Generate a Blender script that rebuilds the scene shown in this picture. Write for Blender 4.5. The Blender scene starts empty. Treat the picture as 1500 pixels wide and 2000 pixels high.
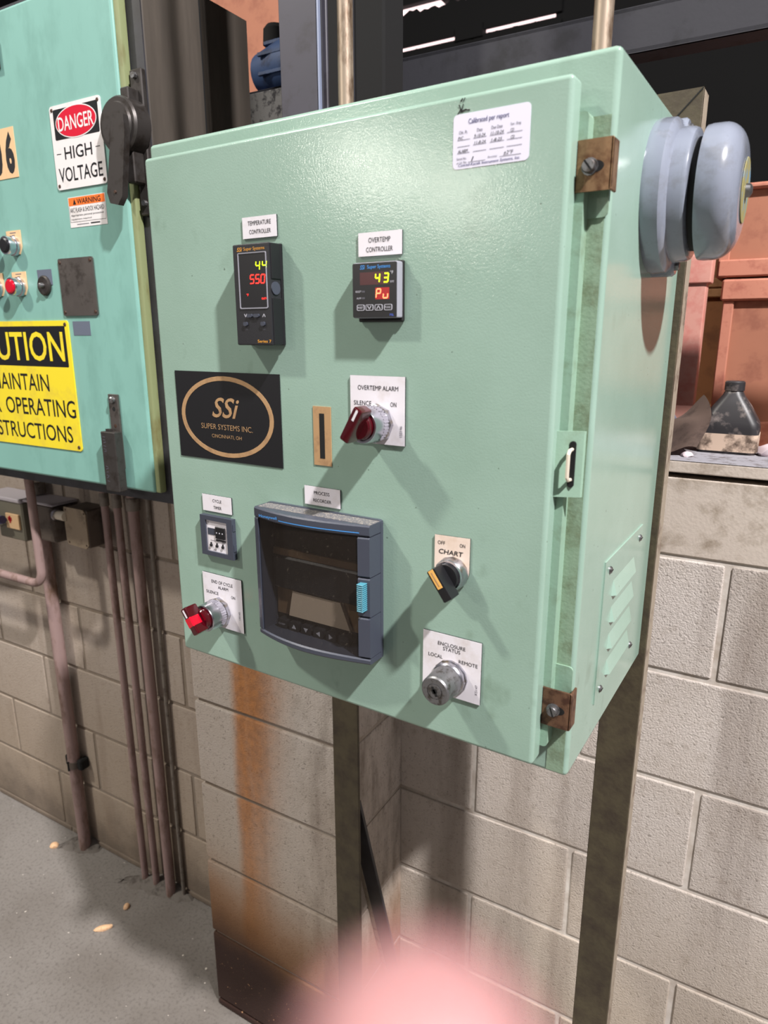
import bpy, bmesh, math, random
from mathutils import Vector, Matrix
random.seed(7)
SC = bpy.context.scene
COL = SC.collection
PI = math.pi

# ------------------------------------------------------------------ camera
YAW, PITCH, ROLL = 0.56447, 0.25767, -0.00204
cyw, syw, cp, sp = math.cos(YAW), math.sin(YAW), math.cos(PITCH), math.sin(PITCH)
fwd = Vector((-syw * cp, cyw * cp, -sp))
r0 = Vector((cyw, syw, 0)); u0 = r0.cross(fwd)
rgt = r0 * math.cos(ROLL) + u0 * math.sin(ROLL)
up = -r0 * math.sin(ROLL) + u0 * math.cos(ROLL)
CAMP = Vector((0.63652, -0.53160, 0.38519))
cam = bpy.data.cameras.new('camera')
camo = bpy.data.objects.new('camera', cam)
COL.objects.link(camo)
camo.matrix_world = Matrix(((rgt.x, up.x, -fwd.x, CAMP.x), (rgt.y, up.y, -fwd.y, CAMP.y), (rgt.z, up.z, -fwd.z, CAMP.z), (0, 0, 0, 1)))
cam.sensor_fit = 'HORIZONTAL'; cam.sensor_width = 36.0; cam.lens = 36.0 * 1329 / 1500
cam.clip_start = 0.003; cam.clip_end = 60
cam.dof.use_dof = True; cam.dof.focus_distance = 0.85; cam.dof.aperture_fstop = 11.0
SC.camera = camo

# ------------------------------------------------------------------ world, lamps, exposure
w = bpy.data.worlds.new('world'); SC.world = w; w.use_nodes = True
w.node_tree.nodes['Background'].inputs[0].default_value = (1.0, 0.93, 0.98, 1)
w.node_tree.nodes['Background'].inputs[1].default_value = 0.15
def lamp(name, pos, target, size, power, color):
    l = bpy.data.lights.new(name, 'AREA'); l.shape = 'DISK'; l.size = size; l.energy = power; l.color = color
    o = bpy.data.objects.new(name, l); COL.objects.link(o); o.location = pos
    o.rotation_euler = (Vector(target) - Vector(pos)).to_track_quat('-Z', 'Y').to_euler()
lamp('high_bay_lamp', (2.80, -1.07, 3.54), (0.3, 0.2, 0.0), 0.16, 390, (1.0, 0.965, 0.96))
lamp('aisle_lamp', (-3.51, -5.70, 2.00), (0.2, 0.2, 0.2), 0.30, 30, (1.0, 0.94, 0.84))
lamp('aisle_lamp_far', (-2.66, -6.18, 1.73), (0.2, 0.2, 0.2), 0.22, 24, (1.0, 0.94, 0.84))
lamp('left_bay_lamp', (-2.30, -1.95, 3.55), (-0.1, 0.2, 0.0), 0.25, 125, (1.0, 0.95, 0.86))
SC.view_settings.view_transform = 'Standard'
SC.view_settings.look = 'None'
SC.view_settings.exposure = 0.12
SC.view_settings.gamma = 1.0
SC.view_settings.use_curve_mapping = False

# ------------------------------------------------------------------ materials
def lin(c):
    return tuple((v / 255 / 12.92 if v / 255 <= 0.04045 else ((v / 255 + 0.055) / 1.055) ** 2.4) for v in c) + (1,)
REF = {}
MATS = {}
def M(name, c, r=0.5, m=0.0, c2=None, s=8, lo=0.5, hi=0.65, bump=0.0, bs=200, st=(1, 1, 1), emit=0, alpha=1.0, spec=0.5, var=0.0, ref=None, coat=0.0, det=5, obj_var=0.0):
    mt = bpy.data.materials.new(name); mt.use_nodes = True; MATS[name] = mt
    nt = mt.node_tree; N = nt.nodes; L = nt.links; p = N['Principled BSDF']
    p.inputs['Base Color'].default_value = lin(c); p.inputs['Roughness'].default_value = r; p.inputs['Metallic'].default_value = m
    p.inputs['Specular IOR Level'].default_value = spec; p.inputs['Coat Weight'].default_value = coat; p.inputs['Coat Roughness'].default_value = 0.08
    p.inputs['Alpha'].default_value = alpha
    if emit:
        p.inputs['Emission Color'].default_value = lin(c); p.inputs['Emission Strength'].default_value = emit
    if c2 or bump or var or obj_var:
        tc = N.new('ShaderNodeTexCoord')
        if ref: tc.object = ref
        mp = N.new('ShaderNodeMapping'); mp.inputs['Scale'].default_value = st
        L.new(tc.outputs['Object'], mp.inputs['Vector'])
        vec = mp.outputs['Vector']
        mt['_vec'] = 1
    if c2 or var or obj_var:
        last = None
        if var:
            n0 = N.new('ShaderNodeTexNoise'); n0.inputs['Scale'].default_value = s * 0.6; n0.inputs['Detail'].default_value = 4
            L.new(vec, n0.inputs['Vector'])
            mr = N.new('ShaderNodeMapRange'); mr.inputs['From Min'].default_value = 0.25; mr.inputs['From Max'].default_value = 0.75
            mr.inputs['To Min'].default_value = 1 - var; mr.inputs['To Max'].default_value = 1 + var
            L.new(n0.outputs['Fac'], mr.inputs['Value'])
            hs = N.new('ShaderNodeHueSaturation'); hs.inputs['Color'].default_value = lin(c)
            L.new(mr.outputs['Result'], hs.inputs['Value']); last = hs.outputs['Color']
        if obj_var:
            oi = N.new('ShaderNodeObjectInfo'); mr2 = N.new('ShaderNodeMapRange')
            mr2.inputs['To Min'].default_value = 1 - obj_var; mr2.inputs['To Max'].default_value = 1 + obj_var
            L.new(oi.outputs['Random'], mr2.inputs['Value'])
            h2 = N.new('ShaderNodeHueSaturation'); h2.inputs['Color'].default_value = lin(c)
            if last: L.new(last, h2.inputs['Color'])
            L.new(mr2.outputs['Result'], h2.inputs['Value']); last = h2.outputs['Color']
        if c2:
            n1 = N.new('ShaderNodeTexNoise'); n1.inputs['Scale'].default_value = s; n1.inputs['Detail'].default_value = det
            n1.inputs['Roughness'].default_value = 0.65
            L.new(vec, n1.inputs['Vector'])
            mr = N.new('ShaderNodeMapRange'); mr.inputs['From Min'].default_value = lo; mr.inputs['From Max'].default_value = hi
            L.new(n1.outputs['Fac'], mr.inputs['Value'])
            mx = N.new('ShaderNodeMix'); mx.data_type = 'RGBA'
            mx.inputs[6].default_value = lin(c); mx.inputs[7].default_value = lin(c2)
            if last: L.new(last, mx.inputs[6])
            L.new(mr.outputs['Result'], mx.inputs[0]); last = mx.outputs[2]
        L.new(last, p.inputs['Base Color'])
    if bump:
        nb = N.new('ShaderNodeTexNoise'); nb.inputs['Scale'].default_value = bs; nb.inputs['Detail'].default_value = 3
        L.new(vec, nb.inputs['Vector'])
        bp = N.new('ShaderNodeBump'); bp.inputs['Strength'].default_value = bump; bp.inputs['Distance'].default_value = 0.001
        L.new(nb.outputs['Fac'], bp.inputs['Height']); L.new(bp.outputs['Normal'], p.inputs['Normal'])
    return mt

# node helper used by the richer materials
class NG:
    def __init__(s, mt, ref=None):
        s.nt = mt.node_tree; s.N = s.nt.nodes; s.L = s.nt.links; s.p = s.N['Principled BSDF']
        tc = s.N.new('ShaderNodeTexCoord')
        if ref: tc.object = ref
        s.vec = tc.outputs['Object']
        sx = s.N.new('ShaderNodeSeparateXYZ'); s.L.new(s.vec, sx.inputs[0]); s.xyz = sx.outputs
    def noise(s, scale, st=(1, 1, 1), det=4, rough=0.6):
        mp = s.N.new('ShaderNodeMapping'); mp.inputs['Scale'].default_value = st; s.L.new(s.vec, mp.inputs['Vector'])
        n = s.N.new('ShaderNodeTexNoise'); n.inputs['Scale'].default_value = scale; n.inputs['Detail'].default_value = det; n.inputs['Roughness'].default_value = rough
        s.L.new(mp.outputs[0], n.inputs['Vector']); return n.outputs['Fac']
    def ramp(s, v, a, b, lo=0.0, hi=1.0, smooth=False):
        m = s.N.new('ShaderNodeMapRange'); m.inputs['From Min'].default_value = a; m.inputs['From Max'].default_value = b
        m.inputs['To Min'].default_value = lo; m.inputs['To Max'].default_value = hi
        if smooth: m.interpolation_type = 'SMOOTHSTEP'
        s.L.new(v, m.inputs['Value']); return m.outputs[0]
    def math(s, op, a, b):
        m = s.N.new('ShaderNodeMath'); m.operation = op
        for i, v in enumerate((a, b)):
            if isinstance(v, (int, float)): m.inputs[i].default_value = v
            else: s.L.new(v, m.inputs[i])
        return m.outputs[0]
    def mix(s, f, a, b):
        m = s.N.new('ShaderNodeMix'); m.data_type = 'RGBA'
        if isinstance(f, (int, float)): m.inputs[0].default_value = f
        else: s.L.new(f, m.inputs[0])
        for i, v in ((6, a), (7, b)):
            if isinstance(v, tuple): m.inputs[i].default_value = lin(v)
            else: s.L.new(v, m.inputs[i])
        return m.outputs[2]
    def color(s, v): s.L.new(v, s.p.inputs['Base Color'])
    def bump(s, v, strength, dist=0.001):
        b = s.N.new('ShaderNodeBump'); b.inputs['Strength'].default_value = strength; b.inputs['Distance'].default_value = dist
        s.L.new(v, b.inputs['Height']); s.L.new(b.outputs[0], s.p.inputs['Normal'])

# ------------------------------------------------------------------ mesh builder
I4 = Matrix.Identity(4)
def frame(O, U, V, N):
    return Matrix(((U[0], V[0], N[0], O[0]), (U[1], V[1], N[1], O[1]), (U[2], V[2], N[2], O[2]), (0, 0, 0, 1)))
FD = frame((0, 0, 0), (1, 0, 0), (0, 0, 1), (0, -1, 0))          # door front of the green box
FF = frame((0, 0.0324, 0), (1, 0, 0), (0, 0, 1), (0, -1, 0))     # front flange of its body
XS = 0.4833
FS = frame((XS, 0, 0), (0, 1, 0), (0, 0, 1), (1, 0, 0))          # its right side
FC = frame((0, 0.36, 0), (1, 0, 0), (0, 0, 1), (0, -1, 0))       # door front of the teal cabinet
class B:
    def __init__(s, F=I4):
        s.bm = bmesh.new(); s.F = F; s.mats = []
    def mi(s, m):
        m = MATS[m] if isinstance(m, str) else m
        if m not in s.mats: s.mats.append(m)
        return s.mats.index(m)
    def face(s, pts, m, F=None):
        F = F or s.F; i = s.mi(m)
        f = s.bm.faces.new([s.bm.verts.new(F @ Vector(p)) for p in pts]); f.material_index = i; return f
    def box(s, lo, hi, m, bev=0.0, seg=1, F=None, X=None):
        F = F or s.F; i = s.mi(m)
        if X is not None: F = F @ X
        t = bmesh.new()
        bmesh.ops.create_cube(t, size=1)
        for v in t.verts:
            v.co = Vector([lo[k] + (v.co[k] + 0.5) * (hi[k] - lo[k]) for k in range(3)])
        if bev: bmesh.ops.bevel(t, geom=list(t.edges) , offset=bev, segments=seg, affect='EDGES', profile=0.5)
        s.merge(t, i, F); return s
    def merge(s, t, i, F):
        mp = {v: s.bm.verts.new(F @ v.co) for v in t.verts}
        for f in t.faces:
            try:
                g = s.bm.faces.new([mp[v] for v in f.verts]); g.material_index = i
            except ValueError: pass
        t.free()
    def poly(s, pts, d0, d1, m, F=None, hole=None):      # prism of a 2D outline between depths d0 and d1
        F = F or s.F; i = s.mi(m)
        A = [s.bm.verts.new(F @ Vector((p[0], p[1], d0))) for p in pts]; Bv = [s.bm.verts.new(F @ Vector((p[0], p[1], d1))) for p in pts]
        n = len(pts)
        fs = []
        for k in range(n): fs.append(s.bm.faces.new((A[k], A[(k + 1) % n], Bv[(k + 1) % n], Bv[k])))
        if hole:
            C = [s.bm.verts.new(F @ Vector((p[0], p[1], d0))) for p in hole]; D = [s.bm.verts.new(F @ Vector((p[0], p[1], d1))) for p in hole]
            for k in range(n):
                j = (k + 1) % n
                fs += [s.bm.faces.new((C[j], C[k], D[k], D[j])), s.bm.faces.new((Bv[k], Bv[j], D[j], D[k])), s.bm.faces.new((A[j], A[k], C[k], C[j]))]
        else:
            fs += [s.bm.faces.new(Bv), s.bm.faces.new(A[::-1])]
        for f in fs: f.material_index = i
        return s
    def tube(s, path, r, m, n=10, F=None, caps=True):
        F = F or s.F; i = s.mi(m)
        P = [Vector(p) for p in path]; R = r if isinstance(r, (list, tuple)) else [r] * len(P)
        d = (P[1] - P[0]).normalized(); a = d.orthogonal().normalized(); rings = []
        for k, p in enumerate(P):
            if k == 0: t = P[1] - P[0]
            elif k == len(P) - 1: t = P[-1] - P[-2]
            else: t = (P[k + 1] - p).normalized() + (p - P[k - 1]).normalized()
            t.normalize(); a = (a - t * a.dot(t)).normalized(); b = t.cross(a)
            rings.append([s.bm.verts.new(F @ (p + (a * math.cos(2 * PI * q / n) + b * math.sin(2 * PI * q / n)) * R[k])) for q in range(n)])
        for k in range(len(P) - 1):
            for q in range(n):
                f = s.bm.faces.new((rings[k][q], rings[k][(q + 1) % n], rings[k + 1][(q + 1) % n], rings[k + 1][q])); f.material_index = i
        if caps:
            for rg in (rings[0][::-1], rings[-1]): s.bm.faces.new(rg).material_index = i
        return s
    def lathe(s, prof, m, org=(0, 0, 0), n=32, F=None, rx=1.0, hexa=False):    # profile of (h, r) turned about the local third axis
        F = F or s.F; i = s.mi(m); O = Vector(org); rings = []
        for h, r in prof:
            if r < 1e-6: rings.append([s.bm.verts.new(F @ (O + Vector((0, 0, h))))])
            else: rings.append([s.bm.verts.new(F @ (O + Vector((r * rx * math.cos(2 * PI * q / n), r * math.sin(2 * PI * q / n), h)))) for q in range(n)])
        for A, C in zip(rings, rings[1:]):
            for q in range(n):
                j = (q + 1) % n
                if len(A) == 1 and len(C) == 1: continue
                if len(A) == 1: f = s.bm.faces.new((A[0], C[j], C[q])) if False else s.bm.faces.new((A[0], C[q], C[j]))
                elif len(C) == 1: f = s.bm.faces.new((A[q], A[j], C[0]))
                else: f = s.bm.faces.new((A[q], A[j], C[j], C[q]))
                f.material_index = i
        for rg, flip in ((rings[0], True), (rings[-1], False)):
            if len(rg) > 1: s.bm.faces.new(rg[::-1] if flip else rg).material_index = i
        return s
    def text(s, txt, a0, b0, a1, b1, h, m, shear=0.0, bold=0.0, F=None, depth=0.0, skew=0.0, rot=0.0):   # lettering fitted to a rectangle
        F = F or s.F; i = s.mi(m)
        cu = bpy.data.curves.new('lettering', 'FONT'); cu.body = txt; cu.size = 1; cu.resolution_u = 3; cu.shear = shear; cu.offset = bold
        cu.extrude = 0; cu.fill_mode = 'FRONT'
        o = bpy.data.objects.new('lettering', cu); me = bpy.data.meshes.new_from_object(o)
        xs = [v.co.x for v in me.vertices]; ys = [v.co.y for v in me.vertices]
        x0, x1, y0, y1 = min(xs), max(xs), min(ys), max(ys)
        mp = []
        cx, cy = (a0 + a1) / 2, (b0 + b1) / 2
        W_, H_ = (a1 - a0), (b1 - b0)
        for v in me.vertices:
            x = (v.co.x - x0) / (x1 - x0) - 0.5; y = (v.co.y - y0) / (y1 - y0) - 0.5
            X, Y = x * W_, y * H_ + x * skew * W_
            c, sn = math.cos(rot), math.sin(rot)
            mp.append(s.bm.verts.new(F @ Vector((cx + X * c - Y * sn, cy + X * sn + Y * c, h))))
        for f in me.polygons:
            try: s.bm.faces.new([mp[k] for k in f.vertices]).material_index = i
            except ValueError: pass
        bpy.data.meshes.remove(me); bpy.data.objects.remove(o); bpy.data.curves.remove(cu)
        return s
    def stroke(s, pts, wd, h, m, F=None):               # flat ribbon along a 2D polyline
        i = s.mi(m); F = F or s.F
        for (x0, y0), (x1, y1) in zip(pts, pts[1:]):
            d = Vector((x1 - x0, y1 - y0)); l = d.length
            if l < 1e-9: continue
            d /= l; nx, ny = -d.y * wd / 2, d.x * wd / 2; ex, ey = d.x * wd * .3, d.y * wd * .3
            s.bm.faces.new([s.bm.verts.new(F @ Vector(p)) for p in ((x0 - ex + nx, y0 - ey + ny, h), (x0 - ex - nx, y0 - ey - ny, h), (x1 + ex - nx, y1 + ey - ny, h), (x1 + ex + nx, y1 + ey + ny, h))]).material_index = i
        return s
def rrect(a0, b0, a1, b1, r, n=4):
    pts = []
    for cx, cy, t0 in ((a1 - r, b1 - r, 0), (a0 + r, b1 - r, 90), (a0 + r, b0 + r, 180), (a1 - r, b0 + r, 270)):
        for k in range(n + 1):
            t = math.radians(t0 + 90 * k / n); pts.append((cx + r * math.cos(t), cy + r * math.sin(t)))
    return pts
def ellipse(cx, cy, rx, ry, n=48): return [(cx + rx * math.cos(2 * PI * k / n), cy + ry * math.sin(2 * PI * k / n)) for k in range(n)]

# ------------------------------------------------------------------ objects
BASE = {}
WALLROT = 0.04
def mesh_of(b, name, base, sharp=32):
    bmesh.ops.remove_doubles(b.bm, verts=b.bm.verts, dist=1e-7)
    bmesh.ops.translate(b.bm, verts=b.bm.verts, vec=-Vector(base))
    for f in b.bm.faces: f.smooth = True
    me = bpy.data.meshes.new(name); b.bm.normal_update(); b.bm.to_mesh(me); b.bm.free()
    for m in b.mats: me.materials.append(m)
    me.set_sharp_from_angle(angle=math.radians(sharp))
    return me
def weigh(o):        # flat faces keep flat normals next to rounded edges
    md = o.modifiers.new('weighted_normals', 'WEIGHTED_NORMAL'); md.keep_sharp = True; md.mode = 'FACE_AREA'; md.weight = 100
def place(o, base, wall):
    if wall:
        o.location = Matrix.Rotation(WALLROT, 3, 'Z') @ Vector(base); o.rotation_euler = (0, 0, WALLROT)
    else: o.location = base
    BASE[o.name] = Vector(base)
def tag(o, label=None, cat=None, group=None, kind=None):
    if label: o['label'] = label
    if cat: o['category'] = cat
    if group: o['group'] = group
    if kind: o['kind'] = kind
    return o
def thing(name, label, cat, base=(0, 0, 0), wall=False, group=None):
    o = bpy.data.objects.new(name, None); COL.objects.link(o); o.empty_display_size = 0.05
    place(o, base, wall); return tag(o, label, cat, group)
def solid(name, b, label, cat, base=(0, 0, 0), wall=False, group=None, kind=None):
    o = bpy.data.objects.new(name, mesh_of(b, name, base)); COL.objects.link(o); place(o, base, wall); weigh(o); return tag(o, label, cat, group, kind)
def part(par, name, b, label=None, kind=None, sharp=32):
    base = BASE[par.name]
    o = bpy.data.objects.new(name, mesh_of(b, name, base, sharp)); COL.objects.link(o); o.parent = par
    BASE[o.name] = base; weigh(o)
    if name == 'lettering': kind = 'stuff'
    return tag(o, label, kind=kind)

# ------------------------------------------------------------------ structure roots (also give the wall its texture space)
floor_b = B()
wall_back = thing('wall_back', None, None, (0, 0, 0), True); wall_back['kind'] = 'structure'

# ---- material library
M('box_flange', (142, 172, 152), 0.35, c2=(104, 112, 82), s=30, lo=.52, hi=.85, bump=.15, bs=300)
M('box_grime', (138, 162, 138), 0.45, c2=(104, 112, 84), s=45, lo=.45, hi=.75, bump=.3, bs=350)
M('teal', (128, 176, 166), 0.42, c2=(116, 162, 152), s=14, lo=.48, hi=.7, st=(1, 1, .45), var=.05, bump=.06, bs=300)
M('teal_edge', (130, 138, 98), 0.55, c2=(98, 84, 40), s=18, lo=.5, hi=.7, st=(1, 1, .3))
M('cab_dark', (58, 58, 64), 0.5, c2=(40, 38, 38), s=12, lo=.4, hi=.7, var=.1)
M('cab_side', (82, 74, 66), 0.7, c2=(52, 46, 40), s=10, lo=.35, hi=.7, st=(1, 1, .12), var=.2)
M('black', (24, 24, 27), 0.38)
M('black_matte', (14, 14, 15), 0.6)
M('black_soft', (34, 34, 38), 0.45, bump=.1, bs=900)
M('gray_plastic', (62, 66, 78), 0.42, bump=.08, bs=1200)
M('silver_bezel', (150, 150, 160), 0.35)
M('dust_top', (92, 92, 96), 0.8, c2=(150, 142, 132), s=600, lo=.5, hi=.62)
M('white_plate', (226, 222, 228), 0.35, c2=(206, 198, 196), s=40, lo=.5, hi=.8)
M('cream_plate', (232, 214, 200), 0.4, c2=(214, 190, 168), s=50, lo=.5, hi=.8)
M('tan_plate', (226, 190, 146), 0.4)
M('paper', (224, 222, 238), 0.5)
M('ink', (22, 22, 26), 0.6)
M('ink_soft', (92, 90, 104), 0.6)
M('ink_blue', (44, 44, 110), 0.6)
M('gold', (196, 158, 116), 0.38, m=.3, c2=(176, 140, 104), s=60)
M('gold_ink', (226, 160, 60), 0.45)
M('sky_ink', (70, 150, 226), 0.45)
M('blue_ink', (84, 110, 214), 0.45)
M('gray_ink', (196, 196, 206), 0.5)
M('dim_ink', (84, 84, 92), 0.5)
M('aluminium', (206, 206, 216), 0.22, m=1)
M('steel_nut', (186, 186, 194), 0.3, m=1, c2=(150, 140, 124), s=120)
M('steel_dull', (140, 140, 142), 0.42, m=.9, c2=(96, 92, 88), s=180)
M('lens_dark', (66, 4, 14), 0.12, coat=.6)
M('lens_red', (205, 10, 40), 0.14, coat=.6)
M('smoke', (40, 34, 30), 0.06, alpha=.55, c2=(92, 84, 74), s=340, lo=.62, hi=.72)
M('chart_white', (206, 186, 164), 0.6)
M('chart_tan', (132, 104, 76), 0.6)
M('latch_blue', (76, 140, 158), 0.4)
M('amber', (232, 178, 96), 0.4)
M('led_green', (214, 255, 20), 0.4, emit=2.2)
M('led_red', (255, 44, 36), 0.4, emit=2.4)
M('led_orange', (255, 130, 84), 0.4, emit=2.2)
M('led_dim', (74, 34, 36), 0.3)
M('led_glow', (150, 20, 24), 0.3, emit=.35)
M('bell_gray', (134, 140, 154), 0.2, coat=.5, c2=(124, 128, 138), s=50, var=.05)
M('gong_gap_black', (20, 20, 20), 0.7)  # black painted in for the shaded gap behind the gong
M('bell_sticker', (140, 132, 84), 0.6, c2=(90, 130, 160), s=60)
M('brass_rust', (142, 112, 82), 0.48, m=.55, c2=(104, 72, 50), s=90, lo=.45, hi=.65)
M('brown_rust', (112, 82, 62), 0.55, m=.4, c2=(74, 48, 36), s=130, lo=.42, hi=.62)
M('slot_dark', (8, 8, 8), 0.8)
M('post_paint', (76, 68, 50), 0.6, c2=(56, 46, 36), s=24, lo=.42, hi=.68, bump=.5, bs=160, var=.1)
M('post_edge', (150, 138, 122), 0.65, c2=(112, 96, 84), s=50)
M('conduit', (150, 126, 122), 0.62, c2=(104, 80, 66), s=28, lo=.48, hi=.68, st=(1, 1, .35), var=.12, bump=.2, bs=240)
M('conduit_gray', (120, 112, 104), 0.55, c2=(84, 74, 66), s=40)
M('emt', (178, 160, 142), 0.4, m=.6, c2=(110, 88, 70), s=60, st=(1, 1, .3), lo=.45, hi=.62)
M('junction', (148, 132, 112), 0.6, c2=(112, 98, 82), s=18, var=.1)
M('junction_dark', (92, 82, 74), 0.65, c2=(66, 56, 50), s=24)
M('dusty_top', (176, 170, 176), 0.8)
M('toggle_gray', (112, 108, 94), 0.6)
M('nipple_white', (214, 204, 186), 0.5)
M('cable_blue', (58, 70, 116), 0.5)
M('red_mark', (176, 30, 34), 0.5)
M('name_metal', (112, 106, 102), 0.42, m=.75, c2=(84, 78, 74), s=40, var=.15)
M('tag_gray', (98, 106, 122), 0.5)
M('sign_white', (228, 224, 224), 0.3, c2=(206, 200, 196), s=30, lo=.55, hi=.8)
M('sign_red', (206, 24, 52), 0.3)
M('sign_black', (22, 22, 26), 0.35)
M('sign_yellow', (238, 216, 48), 0.35, c2=(226, 202, 60), s=20)
M('sign_orange', (240, 118, 44), 0.4)
M('screw_rust', (74, 54, 44), 0.6, m=.4)
M('handle_iron', (70, 66, 64), 0.42, m=.5, c2=(52, 46, 42), s=30)
M('handle_worn', (128, 132, 142), 0.35, m=.5, c2=(80, 80, 86), s=40)
M('beam_steel', (46, 46, 52), 0.8, c2=(34, 34, 38), s=14, bump=.2, bs=120)
M('column_steel', (62, 60, 70), 0.5, c2=(50, 47, 54), s=20, var=.08)
M('column_edge', (120, 128, 150), 0.4)
M('ledge_concrete', (104, 102, 98), 0.9, c2=(44, 42, 42), s=60, lo=.5, hi=.62, bump=.4, bs=150)
M('near_black', (9, 9, 10), 0.9)  # near black for dark parts; also paints in the unlit far room's gloom
M('crate_orange', (164, 108, 84), 0.75, c2=(146, 92, 72), s=16, var=.08)
M('crate_trim', (184, 122, 100), 0.75, c2=(164, 100, 82), s=30)
M('crate_brown', (140, 92, 56), 0.8, c2=(116, 74, 46), s=12)
M('crate_slat', (168, 124, 84), 0.8, c2=(140, 98, 64), s=16)
M('pink_post', (206, 148, 134), 0.65, c2=(196, 118, 108), s=14)
M('motor_blue', (54, 78, 120), 0.6, c2=(36, 50, 82), s=30)
M('jug_black', (44, 42, 44), 0.45, c2=(122, 112, 108), s=34, lo=.52, hi=.7)
M('jug_label', (200, 176, 156), 0.7, c2=(92, 76, 64), s=26, lo=.5, hi=.62)
M('cloth_brown', (84, 68, 60), 0.9, c2=(62, 48, 42), s=30)
M('flap_gray', (112, 112, 128), 0.6)
M('rag_white', (212, 196, 200), 0.9)
M('daylight', (255, 226, 226), 0.5, emit=1.6)
M('chip', (226, 186, 146), 0.8, c2=(204, 158, 120), s=200)
M('grit', (40, 38, 38), 0.9)
M('mortar_mound', (114, 108, 102), 0.95, c2=(84, 78, 73), s=40, bump=.6, bs=150)
skin = M('skin', (170, 124, 124), 0.5, c2=(150, 96, 100), s=90)
skin.node_tree.nodes['Principled BSDF'].inputs['Subsurface Weight'].default_value = 0.2
skin.node_tree.nodes['Principled BSDF'].inputs['Subsurface Radius'].default_value = (0.004, 0.0015, 0.001)
M('nail', (236, 186, 180), 0.3)
M('sleeve', (52, 58, 72), 0.9, bump=.4, bs=400)

# glossy powder coat with orange peel, faint hand smudges and a few dark specks
def powder(name):
    mt = bpy.data.materials.new(name); mt.use_nodes = True; MATS[name] = mt
    g = NG(mt); g.p.inputs['Roughness'].default_value = 0.16
    c = g.mix(g.ramp(g.noise(7, det=5), .4, .75), (149, 176, 162), (139, 166, 151))
    sm = g.math('MULTIPLY', g.ramp(g.noise(26, (1, 1, .7), det=3), .60, .74), g.ramp(g.noise(5, det=2), .45, .62))
    c = g.mix(g.math('MULTIPLY', sm, .38), c, (92, 112, 92))
    c = g.mix(g.math('MULTIPLY', g.ramp(g.noise(190, det=1), .79, .82), .6), c, (60, 66, 54))
    g.color(c); g.bump(g.noise(560, det=2), .11)
powder('box_green')
# masonry: painted block with dirt, pits, shade painted in towards the left and, on the pilaster, the rust run that comes down from above
def masonry(name, rust):
    mt = bpy.data.materials.new(name); mt.use_nodes = True; MATS[name] = mt
    g = NG(mt, wall_back); g.p.inputs['Roughness'].default_value = 0.85
    x, y, z = g.xyz
    big = g.noise(2.2, det=5); fine = g.noise(60, det=3); pit = g.noise(170, det=3, rough=.6); streak = g.noise(9, (1, 1, .12), det=4)
    c = g.mix(g.ramp(big, .35, .7), (204, 195, 188), (186, 174, 162))
    c = g.mix(g.math('MULTIPLY', g.ramp(fine, .55, .75), .35), c, (140, 126, 110))
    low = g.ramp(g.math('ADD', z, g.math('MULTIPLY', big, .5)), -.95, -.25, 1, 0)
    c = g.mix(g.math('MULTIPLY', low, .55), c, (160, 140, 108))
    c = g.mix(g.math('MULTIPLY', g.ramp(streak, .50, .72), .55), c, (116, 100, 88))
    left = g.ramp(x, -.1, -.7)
    c = g.mix(g.math('MULTIPLY', left, .42), c, (134, 112, 88))  # browning towards the left: dirt plus that side's shade put into the colour
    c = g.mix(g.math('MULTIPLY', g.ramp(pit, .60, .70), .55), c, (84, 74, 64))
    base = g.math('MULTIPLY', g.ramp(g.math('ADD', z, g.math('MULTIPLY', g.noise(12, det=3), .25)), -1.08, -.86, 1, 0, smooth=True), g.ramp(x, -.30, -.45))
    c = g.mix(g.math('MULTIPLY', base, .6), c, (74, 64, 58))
    if rust:
        wob = g.math('MULTIPLY', g.math('SUBTRACT', streak, .5), .05)
        xx = g.math('ADD', x, wob)
        zx = g.math('MULTIPLY', g.math('ADD', z, .28), .02)
        band = g.math('MULTIPLY', g.ramp(g.math('SUBTRACT', xx, zx), -.292, -.262, smooth=True), g.ramp(g.math('SUBTRACT', xx, g.math('MULTIPLY', zx, 6)), -.225, -.10, 1, 0, smooth=True))
        band = g.math('MULTIPLY', band, g.math('MULTIPLY', g.ramp(streak, .25, .6, .5, 1), g.ramp(big, .25, .6, .75, 1)))
        c = g.mix(g.math('MULTIPLY', band, .92), c, g.mix(g.ramp(fine, .35, .65), (188, 118, 44), (158, 98, 40)))
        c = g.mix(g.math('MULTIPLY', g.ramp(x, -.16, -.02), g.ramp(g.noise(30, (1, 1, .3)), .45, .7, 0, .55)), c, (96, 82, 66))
        zz = g.math('ADD', z, g.math('ADD', g.math('MULTIPLY', g.math('SUBTRACT', big, .5), .25), g.math('MULTIPLY', x, .22)))
        c = g.mix(g.math('MULTIPLY', g.ramp(zz, -1.0, -.74, 1, 0, smooth=True), .85), c, (138, 90, 40))
        c = g.mix(g.ramp(zz, -1.10, -.89, 1, 0, smooth=True), c, (52, 30, 22))
        spl = g.noise(180, det=1); spl2 = g.noise(24, det=2)
        spot = g.math('MULTIPLY', g.ramp(spl, .68, .72), g.math('MULTIPLY', g.ramp(spl2, .5, .6), g.ramp(z, -1.0, -1.08)))
        c = g.mix(spot, c, (196, 150, 110))
    g.color(c)
    hgt = g.math('ADD', g.ramp(g.noise(300, det=3, rough=.65), .25, .8, 1, 0), g.math('MULTIPLY', g.ramp(pit, .5, .8, 1, 0), .6))
    g.bump(hgt, .65, .0016)
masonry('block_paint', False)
masonry('pilaster_paint', True)
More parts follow.
